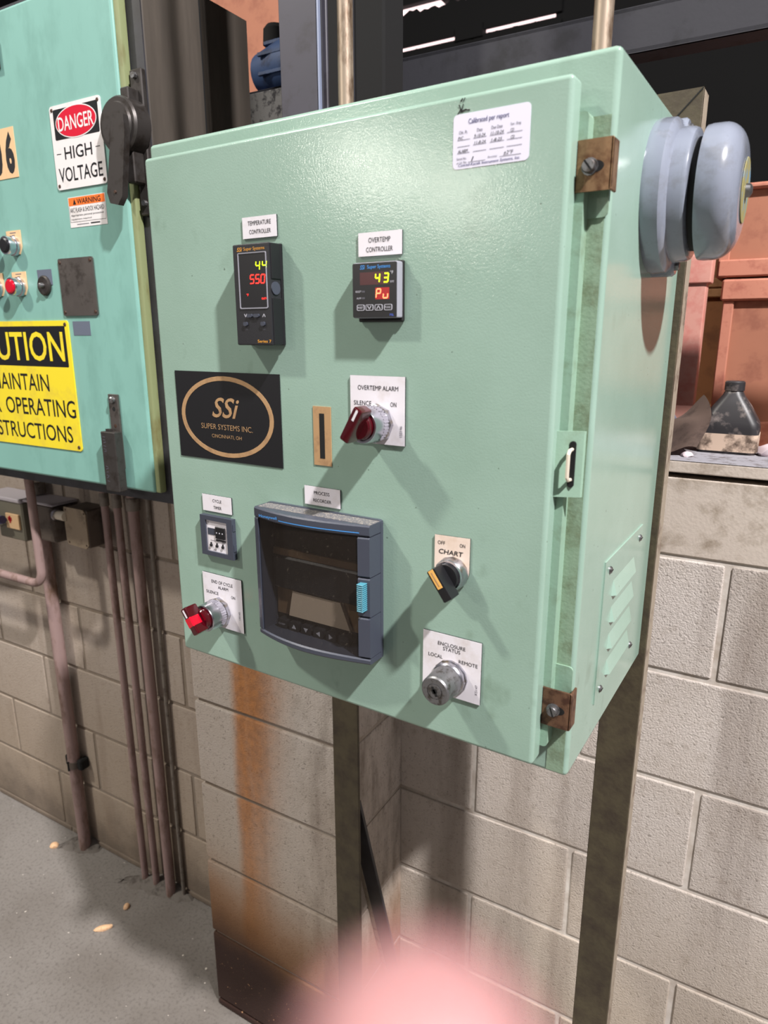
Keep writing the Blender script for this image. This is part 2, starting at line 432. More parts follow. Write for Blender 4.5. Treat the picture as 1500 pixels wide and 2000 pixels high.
def concrete(name):
    mt = bpy.data.materials.new(name); mt.use_nodes = True; MATS[name] = mt
    g = NG(mt, wall_back); g.p.inputs['Roughness'].default_value = 0.8
    big = g.noise(2.0, det=6); fine = g.noise(120, det=3); sp = g.noise(75, det=1)
    c = g.mix(g.ramp(big, .35, .7), (136, 131, 126), (106, 99, 92))
    c = g.mix(g.math('MULTIPLY', g.ramp(fine, .5, .75), .6), c, (80, 74, 70))
    c = g.mix(g.ramp(sp, .77, .79), c, (214, 206, 196))
    g.color(c); g.bump(fine, .5, .0015)
concrete('concrete')
def mortar_mat():
    mt = bpy.data.materials.new('mortar'); mt.use_nodes = True; MATS['mortar'] = mt
    g = NG(mt, wall_back); g.p.inputs['Roughness'].default_value = 0.9
    n = g.noise(20, det=4)
    c = g.mix(g.ramp(n, .4, .75), (212, 205, 197), (168, 154, 140))
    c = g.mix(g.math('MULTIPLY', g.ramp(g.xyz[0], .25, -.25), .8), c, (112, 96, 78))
    g.color(c); g.bump(g.noise(200), .4)
mortar_mat()
M('sill_paint', (196, 184, 172), 0.8, c2=(150, 136, 120), s=22, lo=.5, hi=.7, bump=.5, bs=180)
M('sill_dust', (150, 148, 154), 0.9, c2=(104, 98, 98), s=60, bump=.5, bs=220)

# ------------------------------------------------------------------ floor, walls
FZ = -1.2
b = B(); b.box((-6, -7.5, FZ - .15), (6, .6, FZ), 'concrete')
fl = solid('floor', b, None, None, (0, 0, FZ), True, kind='structure')
for t0, sx in ((-.80, .13), (-1.14, .07)):
    b = B(); bmx = []
    prof = [(0, .001), (.012, .45), (.03, .22), (.034, 0)]
    n = 24
    rings = []
    i = b.mi('mortar_mound')
    for h, rr in ((0, 1.0), (.010, .78), (.022, .45), (.026, 0.02)):
        rings.append([b.bm.verts.new((t0 + sx * rr * math.cos(2 * PI * q / n) * random.uniform(.85, 1.1), .575 - .075 * rr * abs(math.sin(PI * q / n)) ** .7 * random.uniform(.8, 1.1), FZ + h)) for q in range(n)])
    for A, C in zip(rings, rings[1:]):
        for q in range(n): b.bm.faces.new((A[q], A[(q + 1) % n], C[(q + 1) % n], C[q])).material_index = i
    part(fl, 'mortar_mound', b)
fl_base = BASE[fl.name]

H = 0.2032
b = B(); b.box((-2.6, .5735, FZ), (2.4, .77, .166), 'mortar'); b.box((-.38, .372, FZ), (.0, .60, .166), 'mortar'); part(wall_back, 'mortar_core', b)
# one block mesh per size, reused; each block keeps its own object
def block_mesh(wd, dp, ht, matname, jit):
    t = B(); t.box((-wd / 2, 0, 0), (wd / 2, dp, ht), matname, .0035, 2)
    for v in t.bm.verts: v.co += Vector((random.uniform(-jit, jit), random.uniform(-jit, jit) * .6, random.uniform(-jit, jit)))
    return mesh_of(t, 'concrete_block', (0, 0, 0), 50)
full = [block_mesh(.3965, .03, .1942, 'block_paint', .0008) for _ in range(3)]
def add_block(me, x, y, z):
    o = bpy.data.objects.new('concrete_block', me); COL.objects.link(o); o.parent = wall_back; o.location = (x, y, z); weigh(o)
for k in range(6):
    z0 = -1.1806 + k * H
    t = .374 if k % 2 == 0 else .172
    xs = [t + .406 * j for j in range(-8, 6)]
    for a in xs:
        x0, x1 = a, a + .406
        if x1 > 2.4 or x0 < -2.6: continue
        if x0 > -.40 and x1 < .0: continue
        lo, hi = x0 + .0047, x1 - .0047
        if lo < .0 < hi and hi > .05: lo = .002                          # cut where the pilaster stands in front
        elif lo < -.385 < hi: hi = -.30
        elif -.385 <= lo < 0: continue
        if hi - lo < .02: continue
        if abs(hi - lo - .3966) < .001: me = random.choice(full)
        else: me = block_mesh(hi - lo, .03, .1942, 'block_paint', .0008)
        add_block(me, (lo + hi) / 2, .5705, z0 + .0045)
# bottom starter course and the tall smooth cap course
for j in range(-7, 6):
    a = j * .406
    if -.45 < a < -.01: continue
    add_block(block_mesh(.3965, .03, .017, 'block_paint', .0003), a + .2, .5705, FZ + .001)
for j in range(-3, 3):
    a = .0 + j * .80
    if a < -.01: a -= .0
    add_block(block_mesh(.796, .03, .1265, 'sill_paint', .0004), a + .40, .5705, .0405)
# pilaster: one block per course, standing a block proud of the wall
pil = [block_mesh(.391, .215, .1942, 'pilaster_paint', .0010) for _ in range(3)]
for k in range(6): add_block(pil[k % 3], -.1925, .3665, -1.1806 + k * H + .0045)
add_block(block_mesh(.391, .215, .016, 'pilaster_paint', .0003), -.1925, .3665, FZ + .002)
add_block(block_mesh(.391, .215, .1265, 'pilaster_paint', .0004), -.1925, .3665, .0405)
b = B()
b.box((-.36, .566, .1745), (2.4, .775, .1935), 'sill_paint', .003, 2)
b.box((-.36, .5661, .1930), (2.4, .775, .1948), 'sill_dust', .0008)
b.box((-.36, .3665, .1746), (.004, .5655, .1938), 'sill_paint', .003, 2)
sill = solid('trim_1', b, None, None, (0, .55, .17), True, kind='structure')

# shop behind the opening, its darkness painted in as near black
b = B(); b.box((-7, 5.0, FZ), (5, 5.1, 2.60), 'near_black'); b.box((-7, 5.0, 2.97), (5, 5.1, 5), 'near_black')
b.box((-7, 5.0, 2.60), (-2.55, 5.1, 2.97), 'near_black'); b.box((-1.15, 5.0, 2.60), (5, 5.1, 2.97), 'near_black')
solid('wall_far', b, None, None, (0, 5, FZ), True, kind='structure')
b = B(); b.box((-7, .78, FZ - .15), (5, 5.1, FZ), 'near_black'); solid('floor_far', b, None, None, (0, .78, FZ), True, kind='structure')
b = B(); b.box((-7, .9, 4.4), (5, 5.1, 4.5), 'near_black'); solid('ceiling', b, None, None, (0, .9, 4.4), True, kind='structure')
b = B(); b.box((4.9, .9, FZ), (5.0, 5.1, 4.4), 'near_black'); solid('wall_right', b, None, None, (4.9, .9, FZ), True, kind='structure')
b = B(); b.box((-7.1, .9, FZ), (-7, 5.1, 4.4), 'near_black'); solid('wall_left', b, None, None, (-7, .9, FZ), True, kind='structure')
win = thing('window_1', None, None, (-1.85, 5.0, 2.6), True); win['kind'] = 'structure'
b = B()
b.box((-2.56, 5.03, 2.55), (-1.14, 5.04, 3.0), 'daylight'); part(win, 'pane', b, 'bright pane of daylight')
def ragged(x0, x1, zlo, zhi, amp, m, seed):
    rnd = random.Random(seed); n = 46
    top = [(x0 + (x1 - x0) * k / n, zhi + rnd.uniform(-amp, amp)) for k in range(n + 1)]
    bb = B(frame((0, 5.0, 0), (1, 0, 0), (0, 0, 1), (0, -1, 0)))
    bb.poly([(x0, zlo), (x1, zlo)] + top[::-1], .0, .03, m); return bb
part(win, 'debris', ragged(-2.6, -1.1, 2.50, 2.578, .016, 'near_black', 3), 'black ragged debris along the bottom of the gap')
part(win, 'debris', ragged(-2.6, -1.1, 2.62, 2.855, .018, 'near_black', 5))
b = B(); b.box((-2.6, 4.96, 2.905), (-2.0, 5.02, 3.05), 'near_black'); b.box((-2.05, 4.95, 2.87), (-1.1, 5.03, 3.05), 'near_black'); b.box((-1.93, 4.95, 2.57), (-1.70, 5.03, 2.66), 'near_black'); part(win, 'louvre_blade', b)

# ------------------------------------------------------------------ steel in the background
b = B()
b.box((-1.6, .70, .811), (1.6, .706, .876), 'beam_steel', .001); b.box((-1.6, .70, .811), (1.6, .75, .817), 'beam_steel'); b.box((-1.6, .70, .870), (1.6, .75, .876), 'beam_steel')
beam = solid('steel_beam', b, 'dark grey steel channel running level behind the box top', 'beam', (0, .7, .811), True)
col = thing('steel_column', 'grey steel column rising behind the upper left of the green box', 'column', (-.06, .38, .194), True)
b = B(); b.box((-.099, .3680, .2006), (-.030, .3735, 2.2), 'column_steel', .0015); part(col, 'front_flange', b)
b = B(); b.box((-.099, .3920, .2006), (-.030, .3975, 2.2), 'column_steel', .0015); part(col, 'rear_flange', b)
b = B(); b.box((-.044, .3735, .2006), (-.037, .392, 2.2), 'cab_dark'); part(col, 'web', b)
b = B(); b.box((-.0305, .3668, .2006), (-.0272, .3742, 2.2), 'column_edge', .001); part(col, 'bright_edge', b, 'bright corner edge')  # lighter strip along the column's front corner
b = B(); b.box((-.12, .36, .1949), (-.01, .42, .2005), 'column_steel'); part(col, 'base_plate', b)
b = B(); b.box((-.46, .66, .1949), (-.20, .698, .858), 'ledge_concrete', .003, 2)
solid('concrete_pier', b, 'mottled grey concrete pier between the teal cabinet and the grey column', 'pier', (-.33, .68, .1949), True)
b = B(); b.box((-.165, .57, .1949), (-.035, .64, 2.4), 'near_black', .004); b.box((-.098, .566, .1949), (-.094, .57, 2.4), 'cab_dark')  # near black post, also stands in for the column's dark right side
solid('dark_post', b, 'near black post just right of the grey steel column', 'post', (-.10, .6, .1949), True)

# ------------------------------------------------------------------ mounting frame of angle iron
fr = thing('mounting_frame', 'olive brown angle iron stand carrying the green control box', 'stand', (.24, .335, FZ), False)
b = B()
b.box((.4395, .3335, FZ), (.4905, .3395, .636), 'post_paint', .0008); b.box((.4845, .3395, FZ), (.4905, .366, .636), 'post_edge', .0008)
part(fr, 'post', b, 'right post with paint flaking off')
b = B()
b.box((-.0215, .3335, FZ), (.0330, .3395, .636), 'post_paint', .0008); b.box((-.0215, .3395, FZ), (-.0155, .366, .636), 'post_edge', .0008)
part(fr, 'post', b, 'left post in shadow')
b = B(FD)
b.poly([(-.0215, .636), (.4905, .636), (.4395, .585), (.0330, .585)], -.3392, -.3330, 'post_paint')
b.box((-.0155, .630, -.366), (.4843, .636, -.3396), 'post_edge')
part(fr, 'top_bar', b)
b = B(); b.stroke([(.4395, .585), (.4895, .635)], .0014, -.3328, 'slot_dark', FD); part(fr, 'mitre_joint', b)
b = B(); b.tube([(.012, .345, -.40), (.006, .56, FZ)], .001, 'post_paint', 4)
b = B()
for off, wdt, mm in ((0, .034, 'cab_dark'), (-.006, .006, 'post_edge')):
    p0, p1 = Vector((-.004 + off, .343, -.44)), Vector((-.004 + off, .548, FZ + .004))
    d = (p1 - p0).normalized(); sd = Vector((1, 0, 0)); nn = d.cross(sd).normalized()
    F = frame(p0, sd, nn, d)
    b.box((0 if off == 0 else -.004, -.003 if off == 0 else -.014, 0), (wdt, .003 if off == 0 else .003, (p1 - p0).length), mm, .0006, 1, F)
part(fr, 'brace', b, 'slanting brace running back to the foot of the wall')

# ------------------------------------------------------------------ the green control box
ce = thing('control_enclosure', 'pale green steel control box on angle iron posts with meters and switches on its door', 'control box', (.227, .18, -.0233), False)
b = B(); b.box((-.0287, .0324, -.0233), (.4833, .3329, .5867), 'box_green', .005, 3); part(ce, 'body', b)
b = B(FF)
b.box((.463, -.0195, .0003), (.4795, .541, .0006), 'box_grime'); b.poly(rrect(.04, .012, .4665, .5425, .004), .0, .0135, 'box_flange', hole=rrect(.045, .017, .4568, .5375, .004))
part(ce, 'rain_gutter', b, 'grimy raised lip behind the door edge')
b = B(FD); b.box((0, 0, -.021), (.46, .5634, 0), 'box_green', .0042, 4)
door = part(ce, 'door', b)
b = B(FD); b.box((.002, .002, -.024), (.4575, .561, -.021), 'box_grime'); part(ce, 'door_gasket', b)

def clamp(z0, z1, mat, label, slot_dx):
    b = B(FD)
    x0, x1 = .4590, .4868
    outl = rrect(x0, z0, x1, z1, .002, 3); b.poly(outl, -.0185, -.0165, mat)
    b.box((x1 - .0022, z0, -.0324), (x1, z1, -.0165), mat, .0007); b.box((x0, z0, -.026), (x0 + .0022, z1, -.0165), mat, .0007)
    zc = (z0 + z1) / 2 - .001
    sl = [(slot_dx + .0035 + .0068 * math.cos(t), zc + .0042 * math.sin(t)) for t in [2 * PI * k / 20 for k in range(20)]]
    b.poly(sl, -.0166, -.01635, 'slot_dark')
    c = part(ce, 'door_clamp', b, label)
    b = B(FD); b.lathe([(-.0164, .0062), (-.0152, .0062), (-.0152, .0050), (-.0118, .0050), (-.0108, .0044), (-.0108, 0)], 'steel_dull', (slot_dx, zc, 0), 14)
    b.box((-.0048, -.0007, -.0109), (.0048, .0007, -.01065), 'slot_dark', 0, 1, FD @ Matrix.Translation((slot_dx, zc, 0)) @ Matrix.Rotation(-.9 if z0 > .3 else 1.9, 4, 'Z'))
    part(c, 'screw', b, 'slotted steel screw')
clamp(.4868, .5225, 'brass_rust', 'tarnished brass coloured clamp at the top right corner', .4705)
clamp(.0365, .0735, 'brown_rust', 'rusty brown clamp at the bottom right corner', .4710)
for z0, z1 in ((.470, .5195), (.033, .0925)):
    b = B(FF); b.poly(rrect(.4632, z0, .4822, z1, .004, 3), .0004, .0022, 'box_flange'); part(ce, 'clamp_pad', b)
b = B(FD)
hz0, hz1 = .2525, .3075
i = b.mi('box_flange')
prof = [(.4560, -.006), (.4590, -.0105), (.4650, -.0125), (.4800, -.0195), (.4812, -.0215), (.4785, -.0215), (.4650, -.0150), (.4575, -.0125)]
b.poly([(p[0], p[1]) for p in prof], hz0, hz1, 'box_flange', F=frame((0, 0, 0), (1, 0, 0), (0, -1, 0), (0, 0, 1)))
hs = part(ce, 'hasp', b, 'pale green hasp with a staple for a padlock')
b = B(FD); SF = FD
b.poly([(x, z) for x, z in rrect(.4700, .2610, .4752, .2995, .0025, 4)], -.0165, -.0143, 'slot_dark'); part(hs, 'slot', b)
b = B(FD); b.tube([(.4725, .2930, -.017), (.4722, .2925, -.009), (.4720, .2895, -.0065), (.4720, .2710, -.0065), (.4722, .2680, -.009), (.4725, .2675, -.017)], .0016, 'nipple_white', 8); part(hs, 'staple', b, 'pale wire staple')

# louvred vent on the right side
vt_b = B(FS); vt_b.poly([(.1092, .0165), (.2700, .0165), (.2700, .1700), (.1092, .1700)], .0, .0014, 'box_green')
vent = part(ce, 'vent_panel', vt_b)
for zc in (.1286, .0995, .0696, .0397):
    b = B(FS)
    i = b.mi('box_green')
    y0, y1 = .1415, .238
    P = lambda y, z, h: (y, z, h)
    T = [P(y0 + .004, zc + .012, .0014), P(y1 - .004, zc + .012, .0014), P(y1, zc - .004, .0014), P(y0, zc - .004, .0014)]
    O = [P(y0 + .006, zc - .0045, .0056), P(y1 - .006, zc - .0045, .0056)]
    for f in ((T[0], T[1], O[1], O[0]), (T[3], T[0], O[0]), (T[1], T[2], O[1])): b.face(f[::-1], 'box_green')
    b.face((T[3], O[0], O[1], T[2])[::-1], 'slot_dark')
    part(vent, 'louvre', b)
for yy, zz in ((.1270, .1573), (.2570, .1570), (.1270, .0268), (.2570, .0232)):
    b = B(FS); b.lathe([(.0014, .0040), (.0024, .0038), (.0036, .0026), (.0040, 0)], 'steel_dull', (yy, zz, 0), 12); b.box((yy - .003, zz - .0004, .0039), (yy + .003, zz + .0004, .0042), 'slot_dark')
    part(vent, 'screw', b)

# alarm bell
b = B(FS @ Matrix.Translation((.186, .505, 0)))
b.lathe([(0, .0655), (.004, .0665), (.015, .0655), (.0185, .0625), (.0205, .0575), (.0305, .0562), (.0335, .0548), (.0350, .051), (.0350, 0)], 'bell_gray', n=56)
for sgn in (1, -1):
    b.lathe([(.0, .012), (.0185, .012), (.021, .010), (.021, 0)], 'bell_gray', (.012, sgn * .0565, 0), 16)
bell = part(ce, 'alarm_bell', b, 'round grey alarm bell on the right side of the box')
b = B(FS @ Matrix.Translation((.186, .505, 0))); b.lathe([(.0345, .0475), (.0435, .0475), (.0435, 0)], 'gong_gap_black', n=40); part(bell, 'gong_gap_fill', b)  # black filler standing in for the dark gap between base and gong
b = B(FS @ Matrix.Translation((.186, .505, 0)))
pr = [(.0415, .0535), (.0415, .0555)] + [(.0540 + .0195 * math.sin(t), .0315 + .0245 * math.cos(t)) for t in [PI / 2 * k / 10 for k in range(11)]] + [(.0742, .020), (.0744, 0)]
pr.insert(2, (.046, .0562))
b.lathe(pr, 'bell_gray', n=64)
gong = part(bell, 'gong', b, 'glossy grey gong', sharp=60)
b = B(FS @ Matrix.Translation((.186, .505, 0))); b.lathe([(.0742, .027), (.0748, .0265), (.0748, 0)], 'bell_sticker', n=28); part(bell, 'gong_sticker', b, 'worn olive and blue sticker')
b = B(FS @ Matrix.Translation((.186, .505, 0))); b.lathe([(.0746, .006), (.0785, .0055), (.080, .003), (.080, 0)], 'steel_dull', n=12); part(bell, 'centre_bolt', b)
for sgn in (1, -1):
    b = B(FS @ Matrix.Translation((.198, .505 + sgn * .059, 0))); b.lathe([(.0205, .0042), (.0235, .0042), (.0245, .003), (.0245, 0)], 'steel_dull', n=10); part(bell, 'screw', b)

# ---- engraved plates
def plate(x0, z0, x1, z1, mat, name='name_plate', th=.0016, core='black', label=None, tops=True, pts=None):
    b = B(FD)
    o = pts or [(x0, z0), (x1, z0), (x1, z1), (x0, z1)]
    b.poly(o, 0, th - .0003, core); b.poly(o, th - .0003, th, mat)
    return b
def lines(b, rows, h, mat='ink', bold=0.0):
    for txt, a0, b0, a1, b1 in rows:
        g = (b1 - b0) * .16; b.text(txt, a0, b0 - g, a1, b1 + g, h, mat, bold=bold)
b = plate(.1377, .4742, .1812, .4936, 'white_plate'); lines(b, [('TEMPERATURE', .1450, .4864, .1745, .4894), ('CONTROLLER', .1465, .4786, .1740, .4815)], .0018); part(ce, 'name_plate', b, 'white plate reading TEMPERATURE CONTROLLER')
b = plate(.2747, .4502, .3195, .4697, 'white_plate'); lines(b, [('OVERTEMP', .2855, .4617, .3080, .4648), ('CONTROLLER', .2830, .4540, .3105, .4570)], .0018); part(ce, 'name_plate', b, 'white plate reading OVERTEMP CONTROLLER')
b = plate(.2048, .2156, .2496, .2349, 'white_plate'); lines(b, [('PROCESS', .2170, .2274, .2365, .2300), ('RECORDER', .2160, .2196, .2385, .2222)], .0018); part(ce, 'name_plate', b, 'white plate reading PROCESS RECORDER')
b = plate(.0543, .1883, .0996, .2076, 'white_plate'); lines(b, [('CYCLE', .0705, .2000, .0845, .2026), ('TIMER', .0715, .1922, .0840, .1948)], .0018); part(ce, 'name_plate', b, 'white plate reading CYCLE TIMER')

# ---- makers panel with the oval
b = B(FD); b.box((.0235, .2490, 0), (.1765, .3449, .0008), 'black'); b.poly(ellipse(.0985, .297, .0682, .0437), .0008, .0011, 'gold', hole=ellipse(.0985, .297, .0628, .0390))
b.text('SSi', .0785, .2962, .1195, .3180, .0011, 'gold', shear=.35, bold=.012)
b.text('SUPER SYSTEMS INC.', .0605, .2832, .1370, .2890, .0011, 'gold', bold=-.004)
b.text('CINCINNATI, OH', .0760, .2734, .1205, .2778, .0011, 'gold', bold=-.004)
part(ce, 'maker_panel', b, 'black panel with a gold oval reading SSi SUPER SYSTEMS INC. CINCINNATI, OH')
b = B(FD); b.box((.2178, .2574, 0), (.2394, .3158, .0008), 'gold'); b.box((.2256, .2645, .0008), (.2316, .3090, .0010), 'black_matte'); part(ce, 'slot_label', b, 'small tan label with a black slot')

# ---- calibration sticker
b = B(FD); b.poly(rrect(.3654, .5103, .4290, .5494, .0035), 0, .0003, 'paper')
h = .0005
b.text('Calibrated per report', .3785, .5405, .4120, .5452, h, 'ink_blue')
for t_, x_, w_ in (('Chk. Pt.', .3705, .0075), ('Date', .3860, .0045), ('Due Date', .3980, .0090), ('Ser. Eng.', .4135, .0085)): b.text(t_, x_, .5352, x_ + w_, .5375, h, 'ink_soft')
for row in range(3):
    for x0, x1 in ((.3695, .3800), (.3830, .3940), (.3970, .4085), (.4110, .4230)): b.stroke([(x0, .5310 - row * .0047), (x1, .5310 - row * .0047)], .00032, h, 'ink_soft')
hand = [('PVC', .3698, .5312, .3745, .5335), ('9-10-24', .3838, .5313, .3930, .5336), ('11-10-24', .3975, .5313, .4080, .5336), ('CD', .4135, .5313, .4165, .5336), ('11-8-24', .3838, .5266, .3935, .5287), ('1-8-25', .3980, .5266, .4070, .5288), ('CD', .4140, .5266, .4170, .5288), ('ALARM', .3698, .5219, .3785, .5242), ('I', .3815, .5150, .3838, .5182)]
for t_, a, c, d, e in hand: b.text(t_, a, c, d, e, h, 'ink', shear=.25)
b.text('\u00b12\u00b0F', .4085, .5162, .4165, .5190, h, 'ink', shear=.25)
b.text('Serial No.', .3690, .5168, .3775, .5186, h, 'ink_soft'); b.text('or I.d. No.', .3690, .5140, .3778, .5158, h, 'ink_soft'); b.text('Accuracy:', .3955, .5150, .4035, .5170, h, 'ink_soft')
b.stroke([(.3790, .5145), (.3935, .5145)], .00032, h, 'ink_soft'); b.stroke([(.4055, .5153), (.4225, .5153)], .00032, h, 'ink_soft')
b.text('Conrad-Kacsik Instrument Systems, Inc.', .3705, .5112, .4220, .5140, h, 'ink_blue', shear=.2)
b.text('Telephone: 1-800-666-1165', .3815, .5085 + .0022, .4090, .5107 , h, 'ink_blue')
cal = part(ce, 'calibration_sticker', b, 'white rounded sticker reading Calibrated per report')
b = B(FD)
for pts, wd in (([(.3690, .5497), (.3715, .5525), (.3700, .5560)], .0009), ([(.3715, .5510), (.3755, .5520), (.3790, .5512)], .0011), ([(.3722, .5512), (.3735, .5560)], .0008), ([(.3715, .5585), (.3728, .5600)], .0011), ([(.3738, .5582), (.3748, .5602)], .0008)):
    b.stroke(pts, wd, .0004, 'grit')
part(cal, 'scuff_mark', b, 'black scuff above the sticker')

# ---- seven segment digits
SEG = {'0': 'abcdef', '3': 'abcdg', '4': 'fgbc', '5': 'afgcd', 'P': 'abefg', 'u': 'cde', 'o': 'cdeg'}
def digits(b, txt, a0, b0, wd, ht, pitch, h, m, sl=.12, th=.0009):
    for k, ch in enumerate(txt):
        x = a0 + k * pitch
        q = lambda u, v: (x + u * wd + (v * ht) * sl, b0 + v * ht)
        S = {'a': (q(.12, 1), q(.88, 1)), 'b': (q(1, .93), q(1, .57)), 'c': (q(1, .43), q(1, .07)), 'd': (q(.12, 0), q(.88, 0)), 'e': (q(0, .07), q(0, .43)), 'f': (q(0, .57), q(0, .93)), 'g': (q(.12, .5), q(.88, .5))}
        for sgm in SEG[ch]: b.stroke(list(S[sgm]), th, h, m)
# ---- tall temperature controller
b = B(FD)
b.box((.1393, .3733, 0), (.1867, .4672, .0035), 'black', .0008); b.box((.1398, .3735, .0035), (.1860, .4670, .0195), 'black_soft', .0014, 2)
b.box((.1858, .3740, .0045), (.1871, .4175, .0178), 'black', .0005); b.box((.1858, .4345, .0045), (.1871, .4665, .0178), 'black', .0005)
b.lathe([(0, .006), (.0012, .006), (.0012, 0)], 'gray_plastic', (.0125, .4262, 0), 18, frame((.186, 0, 0), (0, -1, 0), (0, 0, 1), (1, 0, 0)))
tc_ = part(ce, 'temperature_controller', b, 'tall black temperature controller with lit digits')
b = B(FD); b.poly(rrect(.1466, .4078, .1826, .4590, .0014), .0193, .0202, 'silver_bezel', hole=rrect(.1476, .4088, .1818, .4582, .0010)); part(tc_, 'display_rim', b)
b = B(FD); b.box((.1475, .4087, .0194), (.1819, .4583, .0197), 'black'); part(tc_, 'display', b)
b = B(FD); digits(b, '44', .1690, .4428, .0048, .0078, .0082, .0200, 'led_green'); digits(b, '550', .1612, .4310, .0046, .0076, .0068, .0200, 'led_red', th=.0011)
b.text('\u00b0F', .1560, .4195, .1585, .4218, .02, 'led_red'); b.text('OUT1', .1752, .4160, .1808, .4178, .02, 'led_red')
part(tc_, 'digits', b, 'lit digits 44 over 550')
b = B(FD); b.text('SSi', .1458, .4603, .1528, .4640, .0197, 'gold_ink', shear=.3, bold=.01); b.text('Super Systems', .1545, .4600, .1808, .4638, .0197, 'gold_ink'); b.text('Series 7', .1672, .3760, .1846, .3788, .0197, 'gold_ink', bold=.01)
b.text('MAN', .1508, .3877, .1550, .3892, .0197, 'dim_ink'); b.text('FUNC', .1742, .3877, .1786, .3892, .0197, 'dim_ink')
b.stroke([(.1515, .4030), (.1530, .4002), (.1545, .4030)], .0007, .0197, 'gray_ink'); b.stroke([(.1740 + .0012, .4002), (.1767, .4030), (.1782, .4002)], .0007, .0197, 'gray_ink')
part(tc_, 'lettering', b)
for x0, x1, z0, z1 in ((.1556, .1622, .3998, .4030), (.1640, .1712, .3998, .4030), (.1505, .1555, .3918, .3956), (.1730, .1780, .3918, .3956)):
    b = B(FD); b.poly(rrect(x0, z0, x1, z1, .0014), .0190, .0212, 'gray_plastic'); part(tc_, 'button', b)
# ---- square over-temperature controller
b = B(FD)
b.box((.2755, .3945, 0), (.3222, .4452, .004), 'black_matte', .001); b.box((.2752, .3976, .0025), (.3216, .4440, .0125), 'silver_bezel', .0016, 2)
oc = part(ce, 'overtemp_controller', b, 'square black over temperature controller with lit digits')
b = B(FD); b.poly(rrect(.2758, .3982, .3211, .4434, .0014), .0123, .0128, 'black'); part(oc, 'face', b)
b = B(FD); b.box((.2836, .4254, .0128), (.3134, .4358, .01285), 'led_dim'); b.box((.2996, .4132, .0128), (.3138, .4228, .01285), 'led_glow'); part(oc, 'display', b)
b = B(FD); digits(b, '43', .2994, .4272, .0042, .0070, .0088, .0130, 'led_green', th=.0011); digits(b, 'P', .3003, .4145, .0042, .0072, .0072, .0130, 'led_orange', th=.0011); digits(b, 'u', .3076, .4142, .0044, .0074, .0072, .0130, 'led_orange', th=.0011); part(oc, 'digits', b, 'lit digits 43 over Pu')
b = B(FD); h = .0130
b.text('SSi', .2838, .4382, .2890, .4418, h, 'sky_ink', shear=.3, bold=.01); b.text('Super Systems', .2914, .4378, .3148, .4416, h, 'sky_ink', bold=.006); b.text('7SL', .3142, .3993, .3186, .4010, h, 'blue_ink', bold=.01)
b.text('\u00b0F', .3148, .4335, .3178, .4362, h, 'gray_ink', bold=.01); b.text('RMT', .3148, .4265, .3188, .4282, h, 'gray_ink'); b.text('RESET', .2790, .4192, .2850, .4208, h, 'gray_ink'); b.text('ALM', .2800, .4137, .2846, .4152, h, 'gray_ink')
b.box((.2856, .4192, .0128), (.2886, .4207, h), 'dim_ink'); b.box((.2856, .4137, .0128), (.2886, .4152, h), 'dim_ink'); b.text('FUJI 1', .2772, .3994, .2870, .4008, h, 'dim_ink') if False else None
part(oc, 'lettering', b)
for k, (x0, x1) in enumerate(((.2804, .2882), (.2897, .2975), (.2992, .3070), (.3089, .3168))):
    b = B(FD); b.poly(rrect(x0, .4040, x1, .4090, .0012), .0126, .0133, 'gray_ink', hole=rrect(x0 + .0004, .4044, x1 - .0004, .4086, .0009)); b.poly(rrect(x0 + .0003, .4043, x1 - .0003, .4087, .0010), .0126, .0131, 'black')
    xc = (x0 + x1) / 2
    if k == 0: b.text('RESET', x0 + .0010, .4056, x1 - .0010, .4074, .0134, 'gray_ink')
    elif k == 3: b.text('FUNC', x0 + .0010, .4056, x1 - .0010, .4074, .0134, 'gray_ink')
    else:
        sg = -1 if k == 1 else 1
        b.stroke([(xc - .0018, .4065 - sg * .0013), (xc, .4065 + sg * .0013), (xc + .0018, .4065 - sg * .0013)], .0007, .0134, 'gray_ink')
    part(oc, 'button', b)

# ---- cycle timer
b = B(FD); x0, x1, z0, z1 = .0525, .1026, .1362, .1838
b.poly([(x0, z0), (x1, z0), (x1, z1), (x0, z1)], 0, .006, 'gray_plastic', hole=[(x0 + .0080, z0 + .0052), (x1 - .0085, z0 + .0052), (x1 - .0085, z1 - .0052), (x0 + .0080, z1 - .0052)])
for zz in (.146, .170): b.box((x1, zz, .001), (x1 + .0008, zz + .008, .005), 'gray_plastic')
tm = part(ce, 'cycle_timer', b, 'small square grey cycle timer with a white face')
b = B(FD); b.box((.0600, .1410, .0), (.0945, .1790, .0040), 'white_plate'); part(tm, 'face', b)
b = B(FD); b.box((.0625, .1612, .004), (.0735, .1690, .0044), 'gray_plastic'); b.box((.0752, .1580, .004), (.0898, .1722, .0058), 'black', .0006); b.box((.0752, .1552, .004), (.0898, .1568, .005), 'black')
for k in range(3): b.lathe([(.0058, .0009), (.0062, 0)], 'gray_ink', (.0778 + k * .0045, .1650, 0), 8)
part(tm, 'thumbwheels', b)
for k in range(3):
    b = B(FD); b.lathe([(.004, .0017), (.0055, .0017), (.006, 0)], 'black', (.0668 + k * .0093, .1486, 0), 12); b.box((.0662 + k * .0093, .1490, .004), (.0674 + k * .0093, .1522, .0052), 'black'); part(tm, 'selector_pin', b)
b = B(FD); b.text('E', .0630, .1748, .0646, .1768, .0042, 'ink'); b.text('853', .0842, .1530, .0886, .1548, .0042, 'ink_soft'); b.text('ATC', .0692, .1422, .0748, .1440, .0042, 'ink_soft'); b.stroke([(.066, .1545), (.078, .1545)], .0004, .0042, 'ink_soft'); part(tm, 'lettering', b)

